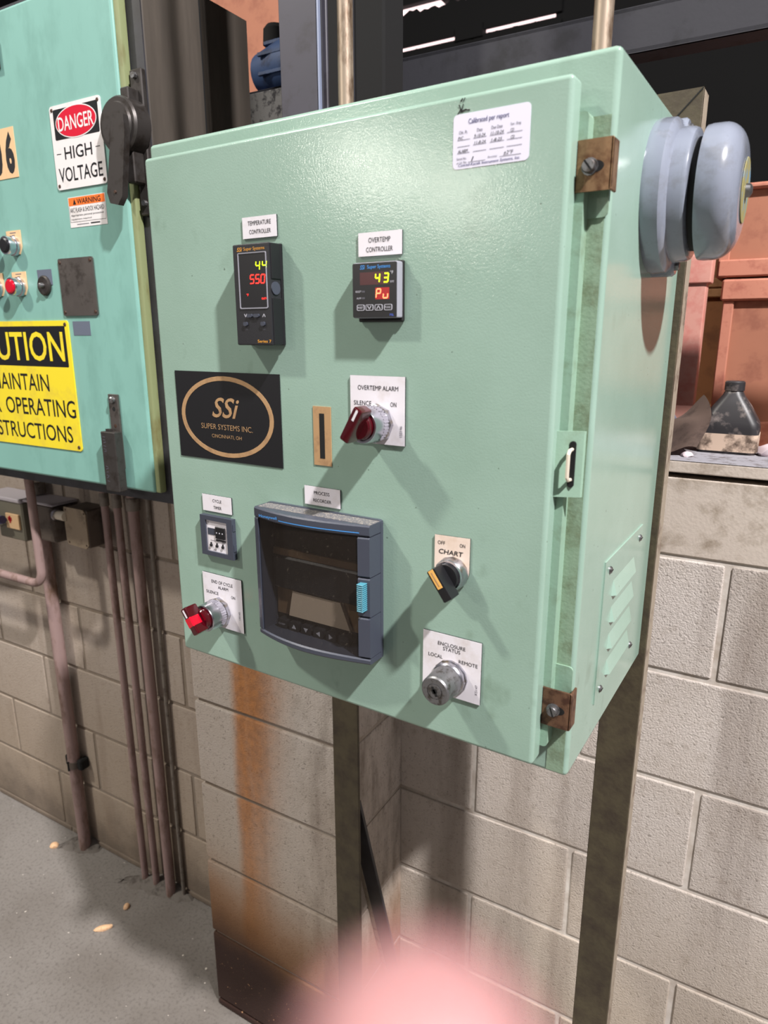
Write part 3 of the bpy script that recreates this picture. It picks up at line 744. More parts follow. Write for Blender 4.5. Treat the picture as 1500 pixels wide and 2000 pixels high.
# ---- illuminated selector switches
def selector(plate_rect, rows, cx, cz, name, label, lens, ang, side_txt):
    x0, z0, x1, z1 = plate_rect
    b = plate(x0, z0, x1, z1, 'white_plate', th=.0018); lines(b, rows, .0020)
    xs, za, zb = side_txt[1]; b.text(side_txt[0], xs - (zb - za) / 2, (za + zb) / 2 - .0013, xs + (zb - za) / 2, (za + zb) / 2 + .0013, .0020, 'ink_soft', rot=PI / 2)
    s_ = part(ce, name, b, label)
    b = B(FD); b.lathe([(.0018, .0182), (.0062, .0182), (.0070, .0172), (.0070, 0)], 'steel_nut', (cx, cz, 0), 8); part(s_, 'lock_nut', b)
    b = B(FD); i = b.mi('aluminium')
    n = 72
    rg = []
    for h_ in (.0070, .0150):
        rg.append([b.bm.verts.new(FD @ Vector((cx + (.0170 - (.0006 if q % 2 else 0)) * math.cos(2 * PI * q / n), cz + (.0170 - (.0006 if q % 2 else 0)) * math.sin(2 * PI * q / n), h_))) for q in range(n)])
    for q in range(n): b.bm.faces.new((rg[0][q], rg[0][(q + 1) % n], rg[1][(q + 1) % n], rg[1][q])).material_index = i
    b.lathe([(.0148, .0167), (.0158, .0166), (.0262, .0160), (.0275, .0153), (.0275, .0135), (.0255, .0130), (.0255, 0)], 'aluminium', (cx, cz, 0), 40)
    part(s_, 'knurled_ring', b, 'bright knurled metal ring')
    X = Matrix.Translation((cx, cz, 0)) @ Matrix.Rotation(ang, 4, 'Z')
    b = B(FD @ X)
    b.lathe([(.0255, .0128), (.0320, .0124), (.0335, .0110), (.0335, 0)], lens[0], n=28)
    b.box((-.0052, -.0135, .030), (.0052, .0205, .0475), lens[0], .0022, 2)
    if lens[1] != lens[0]: b.box((-.0054, -.0040, .034), (.0054, .0085, .0478), lens[1], .0012)
    b.box((-.0012, .0085, .0474), (.0012, .0185, .0477), 'white_plate')
    part(s_, 'lever', b, 'translucent red lever')
selector((.2639, .2848, .3234, .3470), [('OVERTEMP ALARM', .2725, .3346, .3165, .3378), ('SILENCE', .2680, .3204, .2875, .3236), ('ON', .3082, .3204, .3146, .3236)], .2935, .3040, 'alarm_selector', 'overtemp alarm selector with dark red lever on white plate', ('lens_dark', 'lens_dark'), 2.62 + PI + .0, ('15S146', (.3194, .2930, .3030)))
selector((.0455, .0460, .1078, .1118), [('END OF CYCLE', .0600, .1010, .0940, .1040), ('ALARM', .0702, .0950, .0864, .0978), ('SILENCE', .0502, .0868, .0702, .0896), ('ON', .0906, .0866, .0968, .0894)], .0705, .0660, 'alarm_selector', 'end of cycle alarm selector with bright red lever on white plate', ('lens_dark', 'lens_red'), .62, ('15S145', (.1024, .0620, .0720)))

# ---- chart selector
pts = [(.3561, .1770), (.3561, .2064), (.3915, .2080), (.3915, .1770)]
pts = [(.3915, .2075), (.3561, .2064)] + [(.3738 - .0177 * math.cos(t), .1765 - .0177 * math.sin(t)) for t in [PI * k / 14 for k in range(15)]]
b = plate(0, 0, 0, 0, 'cream_plate', th=.0016, pts=pts); lines(b, [('OFF', .3594, .1984, .3668, .2010), ('ON', .3817, .1986, .3870, .2012)], .0018); b.text('CHART', .3606, .1893, .3852, .1938, .0018, 'ink', shear=.12, bold=.012)
cs = part(ce, 'chart_selector', b, 'selector with black lever on cream plate hand lettered CHART')
b = B(FD); b.lathe([(.0016, .0158), (.0055, .0158), (.0095, .0150), (.0110, .0140), (.0110, 0)], 'steel_nut', (.3752, .1728, 0), 12); b.lathe([(.011, .0140), (.0135, .0136), (.0135, 0)], 'aluminium', (.3752, .1728, 0), 28); part(cs, 'lock_nut', b, 'dull metal nut')
X = Matrix.Translation((.3752, .1728, 0)) @ Matrix.Rotation(.62, 4, 'Z')
b = B(FD @ X); b.lathe([(.0135, .0122), (.0175, .0120), (.0175, 0)], 'black', n=26); b.box((-.0048, -.0190, .0165), (.0048, .0125, .0320), 'black', .0012, 2)
lv = part(cs, 'lever', b)
b = B(FD @ X); b.box((-.0026, -.0060, .0318), (.0026, .0122, .0324), 'amber'); b.box((-.0006, -.004, .0324), (.0006, .0100, .0325), 'gold'); part(cs, 'lever_stripe', b, 'amber stripe along the lever')

# ---- key switch
b = plate(.3455, .0470, .4066, .1100, 'white_plate', th=.0018)
lines(b, [('ENCLOSURE', .3617, .0986, .3905, .1014), ('STATUS', .3672, .0940, .3853, .0968), ('LOCAL', .3517, .0848, .3668, .0876), ('REMOTE', .3840, .0846, .4034, .0874)], .0020); b.text('KS147', .4027 - .005, .0607, .4027 + .005, .0630, .0020, 'ink_soft', rot=PI / 2)
ks = part(ce, 'key_switch', b, 'key switch on white plate reading ENCLOSURE STATUS LOCAL REMOTE')
b = B(FD); b.lathe([(.0018, .0176), (.0040, .0176), (.0040, .0168), (.0085, .0168), (.0100, .0156), (.0100, 0)], 'steel_nut', (.3760, .0680, 0), 12); part(ks, 'lock_nut', b)
b = B(FD); b.lathe([(.010, .0150), (.0120, .0152), (.0330, .0143), (.0345, .0130), (.0345, .0078), (.0340, .0075), (.0340, 0)], 'steel_dull', (.3760, .0680, 0), 36); part(ks, 'barrel', b)
X = Matrix.Translation((.3760, .0680, 0)) @ Matrix.Rotation(.5, 4, 'Z')
b = B(FD @ X); b.lathe([(.0335, .0070), (.0348, .0070), (.0348, 0)], 'steel_dull', n=24); b.box((-.0012, -.0050, .0347), (.0012, .0050, .0351), 'slot_dark'); b.box((-.0026, -.0018, .0347), (.0026, .0022, .0351), 'slot_dark'); part(ks, 'keyhole', b, 'dark keyhole')

# ---- strip chart recorder
def curve_bar(b, x0, x1, z0, z1, m, base=.0, n=14, drop=0.0):
    i = b.mi(m); hh = lambda u: .024 + .011 * math.sin(PI * min(1, max(0, u)) ** .9)
    rows = []
    for k in range(n + 1):
        u = k / n; x = x0 + (x1 - x0) * u; g = (x - .1540) / (.2990 - .1540); dz = -drop * math.sin(PI * g)
        rows.append([b.bm.verts.new(FD @ Vector(p)) for p in ((x, z0 + dz, base), (x, z0 + dz, hh(g) - .0012), (x, z0 + dz + .0014, hh(g)), (x, z1 - .0014, hh(g)), (x, z1, hh(g) - .0014), (x, z1, base))])
    for A, C in zip(rows, rows[1:]):
        for q in range(5): b.bm.faces.new((A[q], C[q], C[q + 1], A[q + 1])).material_index = i
    b.bm.faces.new(rows[0]).material_index = i; b.bm.faces.new(rows[-1][::-1]).material_index = i
rx0, rx1, rz0, rz1 = .1552, .2988, .0678, .2108
b = B(FD); b.poly(rrect(.1550, rz0, .2990, .2118, .003), 0, .0045, 'gray_plastic', hole=rrect(.162, rz0 + .006, .286, .2010, .002))
curve_bar(b, rx0, rx1, .2000, rz1, 'gray_plastic'); curve_bar(b, rx0, rx1, rz0 + .0005, .0740, 'gray_plastic', drop=.0012)
curve_bar(b, rx0, .1612, .0740, .2000, 'gray_plastic', n=2)
rec = part(ce, 'process_recorder', b, 'grey strip chart recorder with a smoked window')
for z0, z1 in ((.1592, .1990), (.1184, .1582), (.0750, .1174)):
    b = B(FD); curve_bar(b, .2868, rx1, z0, z1, 'gray_plastic', n=3); part(rec, 'latch_cover', b)
b = B(FD); b.box((.162, .074, .0004), (.286, .200, .0012), 'black_matte'); part(rec, 'interior', b)
b = B(FD); b.poly([(.1640, .0880), (.1650, .1165), (.1800, .1600), (.2780, .1640), (.2790, .0880)], .0012, .0040, 'chart_tan'); part(rec, 'chart_tray', b)
b = B(FD); b.poly([(.1835, .0895), (.1895, .1185), (.2520, .1185), (.2640, .0900)], .0040, .0085, 'chart_white'); part(rec, 'chart_paper', b, 'pale chart paper')
b = B(FD); b.box((.1640, .1195, .0040), (.2790, .1560, .0100), 'black_soft', .002); b.box((.1640, .1565, .004), (.2790, .1640, .0075), 'chart_tan'); part(rec, 'pen_carriage', b)
for k in range(6):
    xk = .1760 + k * .0164
    b = B(FD); b.poly(rrect(xk - .0065, .0735 + .0005, xk + .0065, .0845, .002), .001, .012, 'black_soft')
    if k == 0: b.text('DISP', xk - .0045, .0782, xk + .0045, .0802, .0122, 'gray_ink')
    elif k == 5: b.text('ENT', xk - .0035, .0782, xk + .0035, .0802, .0122, 'dim_ink')
    else:
        T = {1: [(-.0028, -.002), (.0028, -.002), (0, .0024)], 2: [(-.0028, .002), (0, -.0024), (.0028, .002)], 3: [(.0022, -.0028), (.0022, .0028), (-.0026, 0)], 4: [(-.0022, .0028), (-.0022, -.0028), (.0026, 0)]}[k]
        b.poly([(xk + p[0], .0792 + p[1]) for p in T], .012, .0123, 'gray_ink')
    part(rec, 'key', b)
b = B(FD); i = b.mi('smoke'); rows = []
for k in range(13):
    u = k / 12; x = .1612 + (.2870 - .1612) * u; g = (x - .1540) / .145; hq = .0225 + .011 * math.sin(PI * g ** .9)
    rows.append([b.bm.verts.new(FD @ Vector((x, zz, hq))) for zz in (.0740, .2000)])
for A, C in zip(rows, rows[1:]): b.bm.faces.new((A[0], C[0], C[1], A[1])).material_index = i
part(rec, 'window', b, 'dusty smoked window')
b = B(FD)
for k in range(14): b.box((.2893, .1262 + k * .00205, .022), (.2962, .1275 + k * .00205, .0345 - .0018), 'latch_blue', .0003)
part(rec, 'finger_grip', b, 'pale blue ribbed grip', kind='stuff')
b = B(FD)
hq = lambda x: .0243 + .011 * math.sin(PI * ((x - .1540) / .145) ** .9)
for x0, x1 in [(.1960 + k * .0062, .1960 + (k + 1) * .0062) for k in range(15)]: b.face([(x0, .2030, hq(x0) + .0002), (x1, .2030, hq(x1) + .0002), (x1, .2038, hq(x1) + .0002), (x0, .2038, hq(x0) + .0002)], 'sky_ink')
b.text('Honeywell', .1705, .2030, .1940, .2068, hq(.1950) + .0003, 'sky_ink', bold=.008)
part(rec, 'lettering', b, 'blue name and line')
b = B(FD); b.box((.158, rz1 - .0002, .001), (.298, rz1 + .0003, .022), 'dust_top'); part(rec, 'dust', b, 'grey dust on top')

# ------------------------------------------------------------------ conduits into the box top
for (x, lab) in ((.136, 'grubby steel conduit rising from the box top beside the grey column'), (.424, 'grubby steel conduit rising from the box top near its right corner')):
    b = B(); b.tube([(x, .18, .5867), (x, .18, 1.9)], .0089, 'emt', 16)
    cd = thing('steel_conduit', lab, 'conduit', (x, .18, .5867), False, 'conduits on the box top'); part(cd, 'pipe', b)
    b = B(FD); b = B(frame((x, .18, .5869), (1, 0, 0), (0, 1, 0), (0, 0, 1))); b.lathe([(0, .016), (.006, .016), (.006, .0125), (.024, .0125), (.024, 0)], 'steel_dull', n=8); part(cd, 'connector', b)

# ------------------------------------------------------------------ teal high voltage cabinet
hv = thing('electrical_cabinet', 'teal steel high voltage cabinet with danger and caution signs', 'electrical cabinet', (-.72, .47, .05), True)
b = B(); b.box((-1.16, .3855, .052), (-.400, .5250, .990), 'cab_side', .003, 1); b.box((-1.16, .5250, .052), (-.406, .5320, .990), 'near_black'); part(hv, 'body', b)
b = B(FC); b.poly([(-1.16, .052), (-.400, .052), (-.400, .990), (-1.16, .990)], -.0252, -.0225, 'cab_dark', hole=[(-1.10, .10), (-.46, .10), (-.46, .95), (-1.10, .95)]); part(hv, 'front_flange', b, 'dark flange around the door')
b = B(FC)
b.box((-1.13, .0755, -.022), (-.4440, .974, 0), 'teal', .006, 3); b.box((-.4470, .0755, -.0222), (-.4325, .974, -.0045), 'teal_edge', .004, 2)
part(hv, 'door', b)
b = B(FC); b.poly([(-.500, .200), (-.400, .200), (-.400, .985), (-.440, 1.006), (-.500, 1.02)], -.295, -.175, 'cab_side')
part(hv, 'rear_channel', b, 'grimy brown channel behind the cabinet')
b = B(); b.box((-.94, .5325, .02), (-.69, .5690, .19), 'near_black', .002); part(hv, 'dark_gap_fill', b)  # dark box added to fill the black gaps where the conduits end
# danger sign
b = B(FC); b.poly(rrect(-.6335, .6492, -.4922, .7919, .006), 0, .0022, 'sign_white')
dg = part(hv, 'danger_sign', b, 'white enamel sign reading DANGER HIGH VOLTAGE')
b = B(FC); b.poly(rrect(-.6235, .7340, -.4990, .7850, .003), .0022, .0024, 'sign_black'); b.poly(ellipse(-.5615, .7597, .0572, .0270), .0024, .0026, 'sign_white'); b.poly(ellipse(-.5615, .7597, .0552, .0250), .0026, .0028, 'sign_red')
part(dg, 'danger_oval', b, 'red oval on a black panel')
b = B(FC); b.text('DANGER', -.6110, .7470, -.5125, .7712, .0030, 'sign_white', bold=.012); b.text('HIGH', -.6020, .6995, -.5245, .7208, .0025, 'sign_black', bold=.006); b.text('VOLTAGE', -.6245, .6618, -.5012, .6865, .0025, 'sign_black', bold=.006)
b.stroke([(-.6245, .7108), (-.6125, .7104)], .0012, .0025, 'sign_black'); b.stroke([(-.5140, .7114), (-.5028, .7114)], .0012, .0025, 'sign_black'); part(dg, 'lettering', b)
for x, z in ((-.6265, .7850), (-.4985, .7850), (-.4990, .6560), (-.6270, .6560)):
    b = B(FC); b.lathe([(.0022, .0034), (.0034, .0026), (.0038, 0)], 'screw_rust', (x, z, 0), 10); part(dg, 'screw', b)
# warning label
b = B(FC); b.box((-.6100, .5812, 0), (-.5042, .6345, .0006), 'sign_white'); b.box((-.6085, .6195, .0006), (-.5060, .6335, .0008), 'sign_orange')
b.poly([(-.5960, .6212), (-.5870, .6212), (-.5915, .6312)], .0008, .0010, 'sign_black'); b.text('WARNING', -.5840, .6215, -.5170, .6308, .0011, 'sign_black', bold=.01)
b.text('ARC FLASH & SHOCK HAZARD', -.6060, .6075, -.5100, .6155, .0009, 'sign_black', bold=-.004); b.text('Appropriate personal protection', -.6050, .6010 - .0012, -.5120, .6040, .0009, 'ink'); b.text('equipment required', -.6050, .5935, -.5470, .5970, .0009, 'ink')
b.stroke([(-.6080, .5908), (-.5065, .5908)], .0005, .0009, 'ink'); b.stroke([(-.6080, .5908), (-.6080, .6190)], .0005, .0009, 'ink'); b.stroke([(-.5065, .5908), (-.5065, .6190)], .0005, .0009, 'ink'); b.stroke([(-.5900, .5860), (-.5560, .5860)], .0010, .0009, 'ink_soft'); b.stroke([(-.5500, .5862), (-.5250, .5862)], .0022, .0009, 'ink')
part(hv, 'warning_label', b, 'white and orange label reading WARNING ARC FLASH & SHOCK HAZARD')
# caution sign
b = B(FC); b.poly(rrect(-1.035, .1430, -.6510, .4105, .007), 0, .0022, 'sign_yellow')
ca = part(hv, 'caution_sign', b, 'yellow enamel sign reading CAUTION with operating instructions')
b = B(FC); b.poly(rrect(-1.025, .3172, -.6625, .3998, .003), .0022, .0024, 'sign_black'); part(ca, 'caution_panel', b, 'black panel')
b = B(FC); b.text('CAUTION', -1.0090, .3283, -.6715, .3888, .0026, 'sign_yellow', bold=.014); b.text('MAINTAIN', -.9380, .2655, -.7360, .3010, .0025, 'sign_black', bold=.004); b.text('OPERATING', -.9005, .2120, -.6575, .2490, .0025, 'sign_black', bold=.004); b.text('R', -.9440, .2120, -.9200, .2490, .0025, 'sign_black', bold=.004); b.text('INSTRUCTIONS', -.9880, .1590, -.6765, .1945, .0025, 'sign_black', bold=.004); part(ca, 'lettering', b)
for x, z in ((-.6605, .4025), (-.6605, .1510)):
    b = B(FC); b.lathe([(.0022, .0042), (.0036, .0032), (.0040, 0)], 'screw_rust', (x, z, 0), 10); part(ca, 'screw', b)
# number plates
for x0, x1, ch in ((-.7905, -.7510, '6'), (-.8300, -.7910, '0')):
    b = B(FC); b.box((x0, .6862, 0), (x1, .7766, .0010), 'tan_plate'); b.text(ch, x0 + .006, .6935, x1 - .006, .7695, .0012, 'ink', bold=.05); part(hv, 'number_plate', b, 'tan plate with a black digit ' + ch)
# push buttons
def push(cx, cz, cap, lab):
    b = B(FC)
    pts_ = [(cx + .0235, cz + .0300), (cx - .0235, cz + .0300), (cx - .0235, cz - .002), (cx - .015, cz - .016), (cx + .015, cz - .016), (cx + .0235, cz - .002)]
    b.poly(pts_, 0, .0018, 'tan_plate'); b.text('MOTOR', cx - .011, cz + .0235, cx + .010, cz + .0262, .002, 'ink_soft') if False else None
    b.stroke([(cx - .010, cz + .0255), (cx + .009, cz + .0255)], .0016, .0020, 'ink_soft'); b.stroke([(cx - .004, cz + .0208), (cx + .005, cz + .0208)], .0014, .0020, 'ink_soft')
    p_ = part(hv, 'push_button', b, lab)
    b = B(FC); b.lathe([(.0018, .0195), (.008, .0195), (.009, .0180), (.009, .0175), (.020, .0185), (.0235, .0175), (.0235, .0150), (.021, .0145), (.021, 0)], 'aluminium', (cx, cz, 0), 28); part(p_, 'ring', b)
    b = B(FC); b.lathe([(.021, .0145), (.0255, .0142), (.027, .0120), (.0275, 0)], cap, (cx, cz, 0), 24); part(p_, 'cap', b)
push(-.7930, .5590, 'black', 'black push button on a tan plate'); push(-.7925, .4790, 'lens_red', 'red push button on a tan plate')
push(-.8720, .5590, 'black', 'black push button cut by the picture edge'); push(-.8720, .4790, 'lens_red', 'push button left of the red one')
b = B(FC); b.box((-.7310, .4800, 0), (-.6860, .5100, .0010), 'tag_gray'); sj = part(hv, 'test_jack', b, 'round dark jack on a grey tag')
b = B(FC); b.lathe([(.0, .0196), (.004, .0196), (.0065, .017), (.0065, 0)], 'handle_iron', (-.7105, .4790, 0), 28); b.lathe([(.0065, .0055), (.013, .005), (.015, .003), (.0155, 0)], 'steel_dull', (-.7105, .4790, 0), 14); part(sj, 'disc', b)
b = B(FC); b.poly(rrect(-.6590, .4190, -.5552, .5272, .004), .0, .0030, 'name_metal')
npt = part(hv, 'blank_nameplate', b, 'blank dull metal plate screwed to the door')
for x, z in ((-.6530, .5200), (-.5620, .5210), (-.5610, .4260), (-.6530, .4260)):
    b = B(FC); b.lathe([(.003, .0035), (.0045, .003), (.005, 0)], 'screw_rust', (x, z, 0), 8); part(npt, 'screw', b)
b = B(FC); b.box((-.6376, .3812, 0), (-.5856, .4084, .0006), 'tag_gray'); part(hv, 'grey_tag', b, 'small grey tag')
b = B(FC); b.box((-.86, .8770, 0), (-.7635, .9300, .012), 'handle_iron', .002); part(hv, 'meter_plate', b, 'dark block at the picture edge')
# padlock bar
b = B(FC); b.box((-.5490, .1190, 0), (-.5215, .2680, .0050), 'name_metal', .0008)
for z in (.258, .205, .180, .160, .140): b.lathe([(.005, .0052 if z > .25 else .0042), (.0058, 0)], 'screw_rust' if z < .25 else 'steel_dull', (-.5350, z, 0), 12)
pb = part(hv, 'lock_bar', b, 'drilled steel locking bar')
b = B(FC); b.lathe([(.005, .0072), (.010, .0068), (.0125, .004), (.013, 0)], 'steel_dull', (-.5352, .2570, 0), 14); part(pb, 'bolt', b)
b = B(FC); b.lathe([(.0050, .0048), (.0053, 0)], 'slot_dark', (-.5345, .2390, 0), 12); part(pb, 'hole', b)
b = B(FC); b.box((-.5590, .0740, .004), (-.5180, .1950, .0240), 'handle_iron', .0015); b.box((-.5495, .195, .010), (-.5380, .2000, .018), 'handle_iron')
rnd = random.Random(4)
for z in [.185 - .006 * k for k in range(6)] + [.125 - .006 * k for k in range(6)]: b.stroke([(-.5530 + rnd.uniform(0, .002), z), (-.5460 + rnd.uniform(0, .002), z + rnd.uniform(-.003, .003))], .0009, .0243, 'ink_soft')
part(pb, 'lock_block', b, 'dark stamped lock block')
# disconnect handle
b = B(FC); b.box((-.4285, .590, -.0225), (-.3990, .8230, -.012), 'handle_iron', .002); b.box((-.4280, .640, -.012), (-.4080, .7900, .012), 'handle_iron', .002)
dh = part(hv, 'disconnect_handle', b, 'iron disconnect switch handle on the flange')
b = B(FC); b.lathe([(-.012, .046), (.018, .046), (.022, .043), (.022, .036), (.026, .034), (.026, 0)], 'handle_iron', (-.4300, .7310, 0), 36); part(dh, 'hub', b)
b = B(FC @ Matrix.Translation((-.4120, .7290, 0)) @ Matrix.Rotation(-.215, 4, 'Z'))
b.poly([(-.012, .014), (.012, .014), (.0175, -.010), (.0195, -.112), (.010, -.128), (-.010, -.128), (-.0195, -.112), (-.0165, -.010)], .024, .036, 'handle_iron'); b.box((-.0195, -.118, .010), (-.0120, -.055, .0355), 'handle_worn', .002); b.lathe([(.036, .003), (.038, .0025), (.038, 0)], 'screw_rust', (.002, -.108, 0), 10)
part(dh, 'lever', b)
for z in (.812, .610):
    b = B(FC); b.lathe([(-.012, .0055), (-.006, .005), (-.006, 0)], 'steel_dull', (-.4140, z, 0), 8); part(dh, 'bolt', b)

# ------------------------------------------------------------------ conduits and boxes on the left wall
def conduit(t, n_, r, lab, top=.05):
    b = B(); b.tube([(t, n_, FZ - .01), (t, n_, top)], r, 'conduit', 16)
    o = thing('wall_conduit', lab, 'conduit', (t, n_, FZ), True, 'conduits down the block wall'); part(o, 'pipe', b)
    b = B(frame((t, n_, -.04), (1, 0, 0), (0, 1, 0), (0, 0, 1))); b.lathe([(0, r * 1.22), (.03, r * 1.22), (.034, r), (.034, 0)], 'conduit_gray', n=16); part(o, 'coupling', b)
    return o
conduit(-.847, .545, .0098, 'dusty pink conduit, left one of three under the teal cabinet')
conduit(-.803, .548, .0098, 'dusty pink conduit, middle one of three under the teal cabinet')
conduit(-.744, .548, .0138, 'dusty pink conduit, thickest and right one of three under the teal cabinet')
bigc = conduit(-1.122, .545, .0178, 'thick rusty conduit strapped to the wall below the grey fitting', -.14)
b = B(); b.tube([(-1.122, .545 - .0205, -.905), (-1.122, .545 - .0205, -.875)], .003, 'near_black', 6)
for s_ in (-1, 1): b.box((-1.122 + s_ * .028 - .010, .540, -.905), (-1.122 + s_ * .028 + .010, .571, -.870), 'near_black', .004)
b.lathe([(0, .0205), (.022, .0205)], 'junction_dark', (0, 0, 0), 16, frame((-1.122, .545, -.90), (1, 0, 0), (0, 1, 0), (0, 0, 1))); part(bigc, 'strap', b, 'black clogged pipe strap')
b = B(); b.tube([(-1.160, .556, FZ), (-1.160, .556, -.10)], .0062, 'conduit', 10); solid('thin_conduit', b, 'thin pale conduit left of the thick rusty conduit', 'conduit', (-1.16, .556, FZ), True)
b = B(); b.tube([(-.706, .562, FZ), (-.706, .562, .02)], .0055, 'conduit_gray', 10); solid('thin_conduit', b, 'thin grey conduit right of the three pink conduits', 'conduit', (-.706, .562, FZ), True)
path = [(-1.003, .45, .0518), (-1.003, .45, -.215)] + [(-1.003 - .04 * (1 - math.cos(a)), .45, -.215 - .04 * math.sin(a)) for a in [PI / 2 * k / 6 for k in range(1, 7)]] + [(-1.62, .45, -.258)]
b = B(); b.tube(path, .0112, 'conduit', 14); solid('bent_conduit', b, 'brown conduit bending left under the teal cabinet', 'conduit', (-1.003, .45, .06), True)
jb = thing('junction_box', 'square tan junction box with a screwed cover beside the three conduits', 'junction box', (-.90, .57, -.09), True)
b = B(); b.box((-.952, .503, -.148), (-.866, .5700, -.048), 'junction_dark', .003); part(jb, 'box', b)
b = B(FC); b.poly([(-.946, -.146), (-.876, -.150), (-.866, -.138), (-.866, -.058), (-.874, -.046), (-.950, -.046), (-.952, -.060), (-.952, -.135)], -.1430, -.1395, 'junction'); part(jb, 'cover', b, 'pale tan cover')
for x, z in ((-.944, -.053), (-.872, -.056), (-.874, -.140), (-.942, -.140)):
    b = B(FC); b.lathe([(-.1395, .003), (-.138, 0)], 'screw_rust', (x, z, 0), 8); part(jb, 'screw', b)
cf = thing('conduit_fitting', 'dark dusty conduit fitting on top of the thick conduit', 'conduit fitting', (-1.03, .5, -.10), True)
b = B(); b.box((-1.075, .490, -.150), (-.985, .565, -.052), 'junction_dark', .008, 2); b.box((-1.110, .500, -.140), (-1.06, .560, -.060), 'junction_dark', .006, 2); part(cf, 'housing', b)
b = B(); b.box((-1.110, .49, -.051), (-.985, .568, -.044), 'dusty_top', .002); part(cf, 'dust', b, 'pale dust on top')
b = B(); b.tube([(-.990, .500, -.072), (-.945, .500, -.072)], .0125, 'nipple_white', 14); b.tube([(-.984, .500, -.072), (-.976, .500, -.072)], .0165, 'steel_nut', 12); part(cf, 'nipple', b, 'short white nipple')
sw = thing('switch_box', 'small grey wall switch box at the left edge under the cabinet', 'switch', (-1.19, .5, -.11), True)
b = B(); b.box((-1.235, .490, -.165), (-1.118, .5695, -.055), 'toggle_gray', .004); part(sw, 'box', b)
b = B(); b.box((-1.30, .486, -.058), (-1.118, .5695, -.046), 'dusty_top', .003); part(sw, 'dust', b, 'pale dust on top')
b = B(); b.box((-1.188, .484, -.132), (-1.130, .490, -.090), 'tan_plate', .001); b.box((-1.176, .4832, -.110), (-1.160, .484, -.100), 'red_mark'); b.box((-1.171, .4832, -.116), (-1.165, .484, -.096), 'red_mark'); part(sw, 'label', b, 'tan label with red marks')
b = B(); b.tube([(-1.182, .472, -.106), (-1.24, .466, -.118), (-1.42, .44, -.15), (-1.8, .42, -.2)], .0115, 'cable_blue', 10); solid('blue_cable', b, 'blue cable leading off the left picture edge', 'cable', (-1.205, .478, -.108), True)

# ------------------------------------------------------------------ floor litter
def chip(x, y, sx, sy, sz, rz, lab):
    t = B(); bmesh.ops.create_icosphere(t.bm, subdivisions=2, radius=1)
    rnd = random.Random(int(x * 1000)); t.mi('chip')
    for v in t.bm.verts: v.co = Vector((v.co.x * sx * rnd.uniform(.8, 1.15), v.co.y * sy * rnd.uniform(.8, 1.15), max(-.4, v.co.z) * sz))
    bmesh.ops.rotate(t.bm, verts=t.bm.verts, cent=(0, 0, 0), matrix=Matrix.Rotation(rz, 3, 'Z'))
    lo = min(v.co.z for v in t.bm.verts)
    bmesh.ops.translate(t.bm, verts=t.bm.verts, vec=(x, y, FZ - lo))
    return solid('stone_chip', t, lab, 'stone', (x, y, FZ), True, 'stone chips on the floor')
chip(-1.215, .500, .0145, .012, .010, .3, 'squarish tan chip near the foot of the thick conduit')
chip(-.820, .452, .0085, .012, .008, .4, 'small tan chip in front of the three conduits')
chip(-.815, .371, .009, .024, .008, -.75, 'long tan chip, nearest to the camera on the floor')

# ------------------------------------------------------------------ things seen over the wall
def crate(name, x0, x1, y0, y1, z0, z1, body, trim, lab, rim=.05, slats=()):
    o = thing(name, lab, 'crate', ((x0 + x1) / 2, (y0 + y1) / 2, z0), True)
    b = B(); b.box((x0, y0, z0), (x1, y1, z1 - rim * .5), body, .004); part(o, 'panel', b)
    b = B(); b.box((x0 - .012, y0 - .016, z1 - rim), (x1 + .012, y1 + .012, z1), trim, .004); part(o, 'lid_board', b)
    for za, zb in slats:
        b = B(); b.box((x0 - .004, y0 - .014, za), (x1 + .004, y0 + .002, zb), trim, .003); part(o, 'slat', b)
    b = B(); b.box((x0 - .006, y0 - .008, z0), (x0 + .016, y1, z1 - rim), trim, .002); part(o, 'corner_strip', b)
    return o
sh = thing('storage_rack', 'low wooden rack holding the orange crates behind the wall', 'rack', (.6, 1.4, FZ), True)
b = B(); b.box((.25, 1.12, .07), (1.35, 1.75, .10), 'crate_slat', .003); part(sh, 'shelf', b)
for x in (.28, 1.30):
    for y in (1.16, 1.70):
        b = B(); b.box((x - .03, y - .03, FZ), (x + .03, y + .03, .07), 'crate_slat', .003); part(sh, 'leg', b)
crate('wooden_crate', .482, .95, 1.20, 1.50, .1005, .497, 'crate_orange', 'crate_trim', 'orange crate with a pink lid board behind the jug', .045, ((.1015, .19),))
crate('wooden_crate', .462, .98, 1.20, 1.52, .5005, .690, 'crate_orange', 'crate_trim', 'orange crate stacked on top of the one behind the jug', .012, ((.502, .538),))
crate('wooden_crate', .325, .465, 1.56, 1.74, .1005, .74, 'crate_brown', 'crate_slat', 'narrow brown crate between the pink post and the orange crates', .012, ((.155, .19), (.118, .145), (.475, .498), (.50, .525)))
pp = thing('pink_post', 'pink painted square post with a collar beyond the wall', 'post', (.43, 1.14, .1005), True)
b = B(); b.box((.398, 1.125, .1005), (.446, 1.165, .60), 'pink_post', .004, 2); part(pp, 'shaft', b)
b = B(); b.box((.392, 1.118, .487), (.454, 1.172, .545), 'pink_post', .004, 2); part(pp, 'collar', b)
b = B(); b.box((.392, 1.118, .1005), (.452, 1.172, .225), 'pink_post', .004, 2); part(pp, 'foot', b)
tall = crate('tall_bin', -1.75, -.86, 1.5, 2.1, FZ, 1.95, 'crate_orange', 'crate_trim', 'tall plain orange bin seen between the teal cabinet and the grey column', .03)
mo = thing('motor', 'blue motor perched beyond the steel beam beside the grey column', 'motor', (-.53, .95, .90), True)
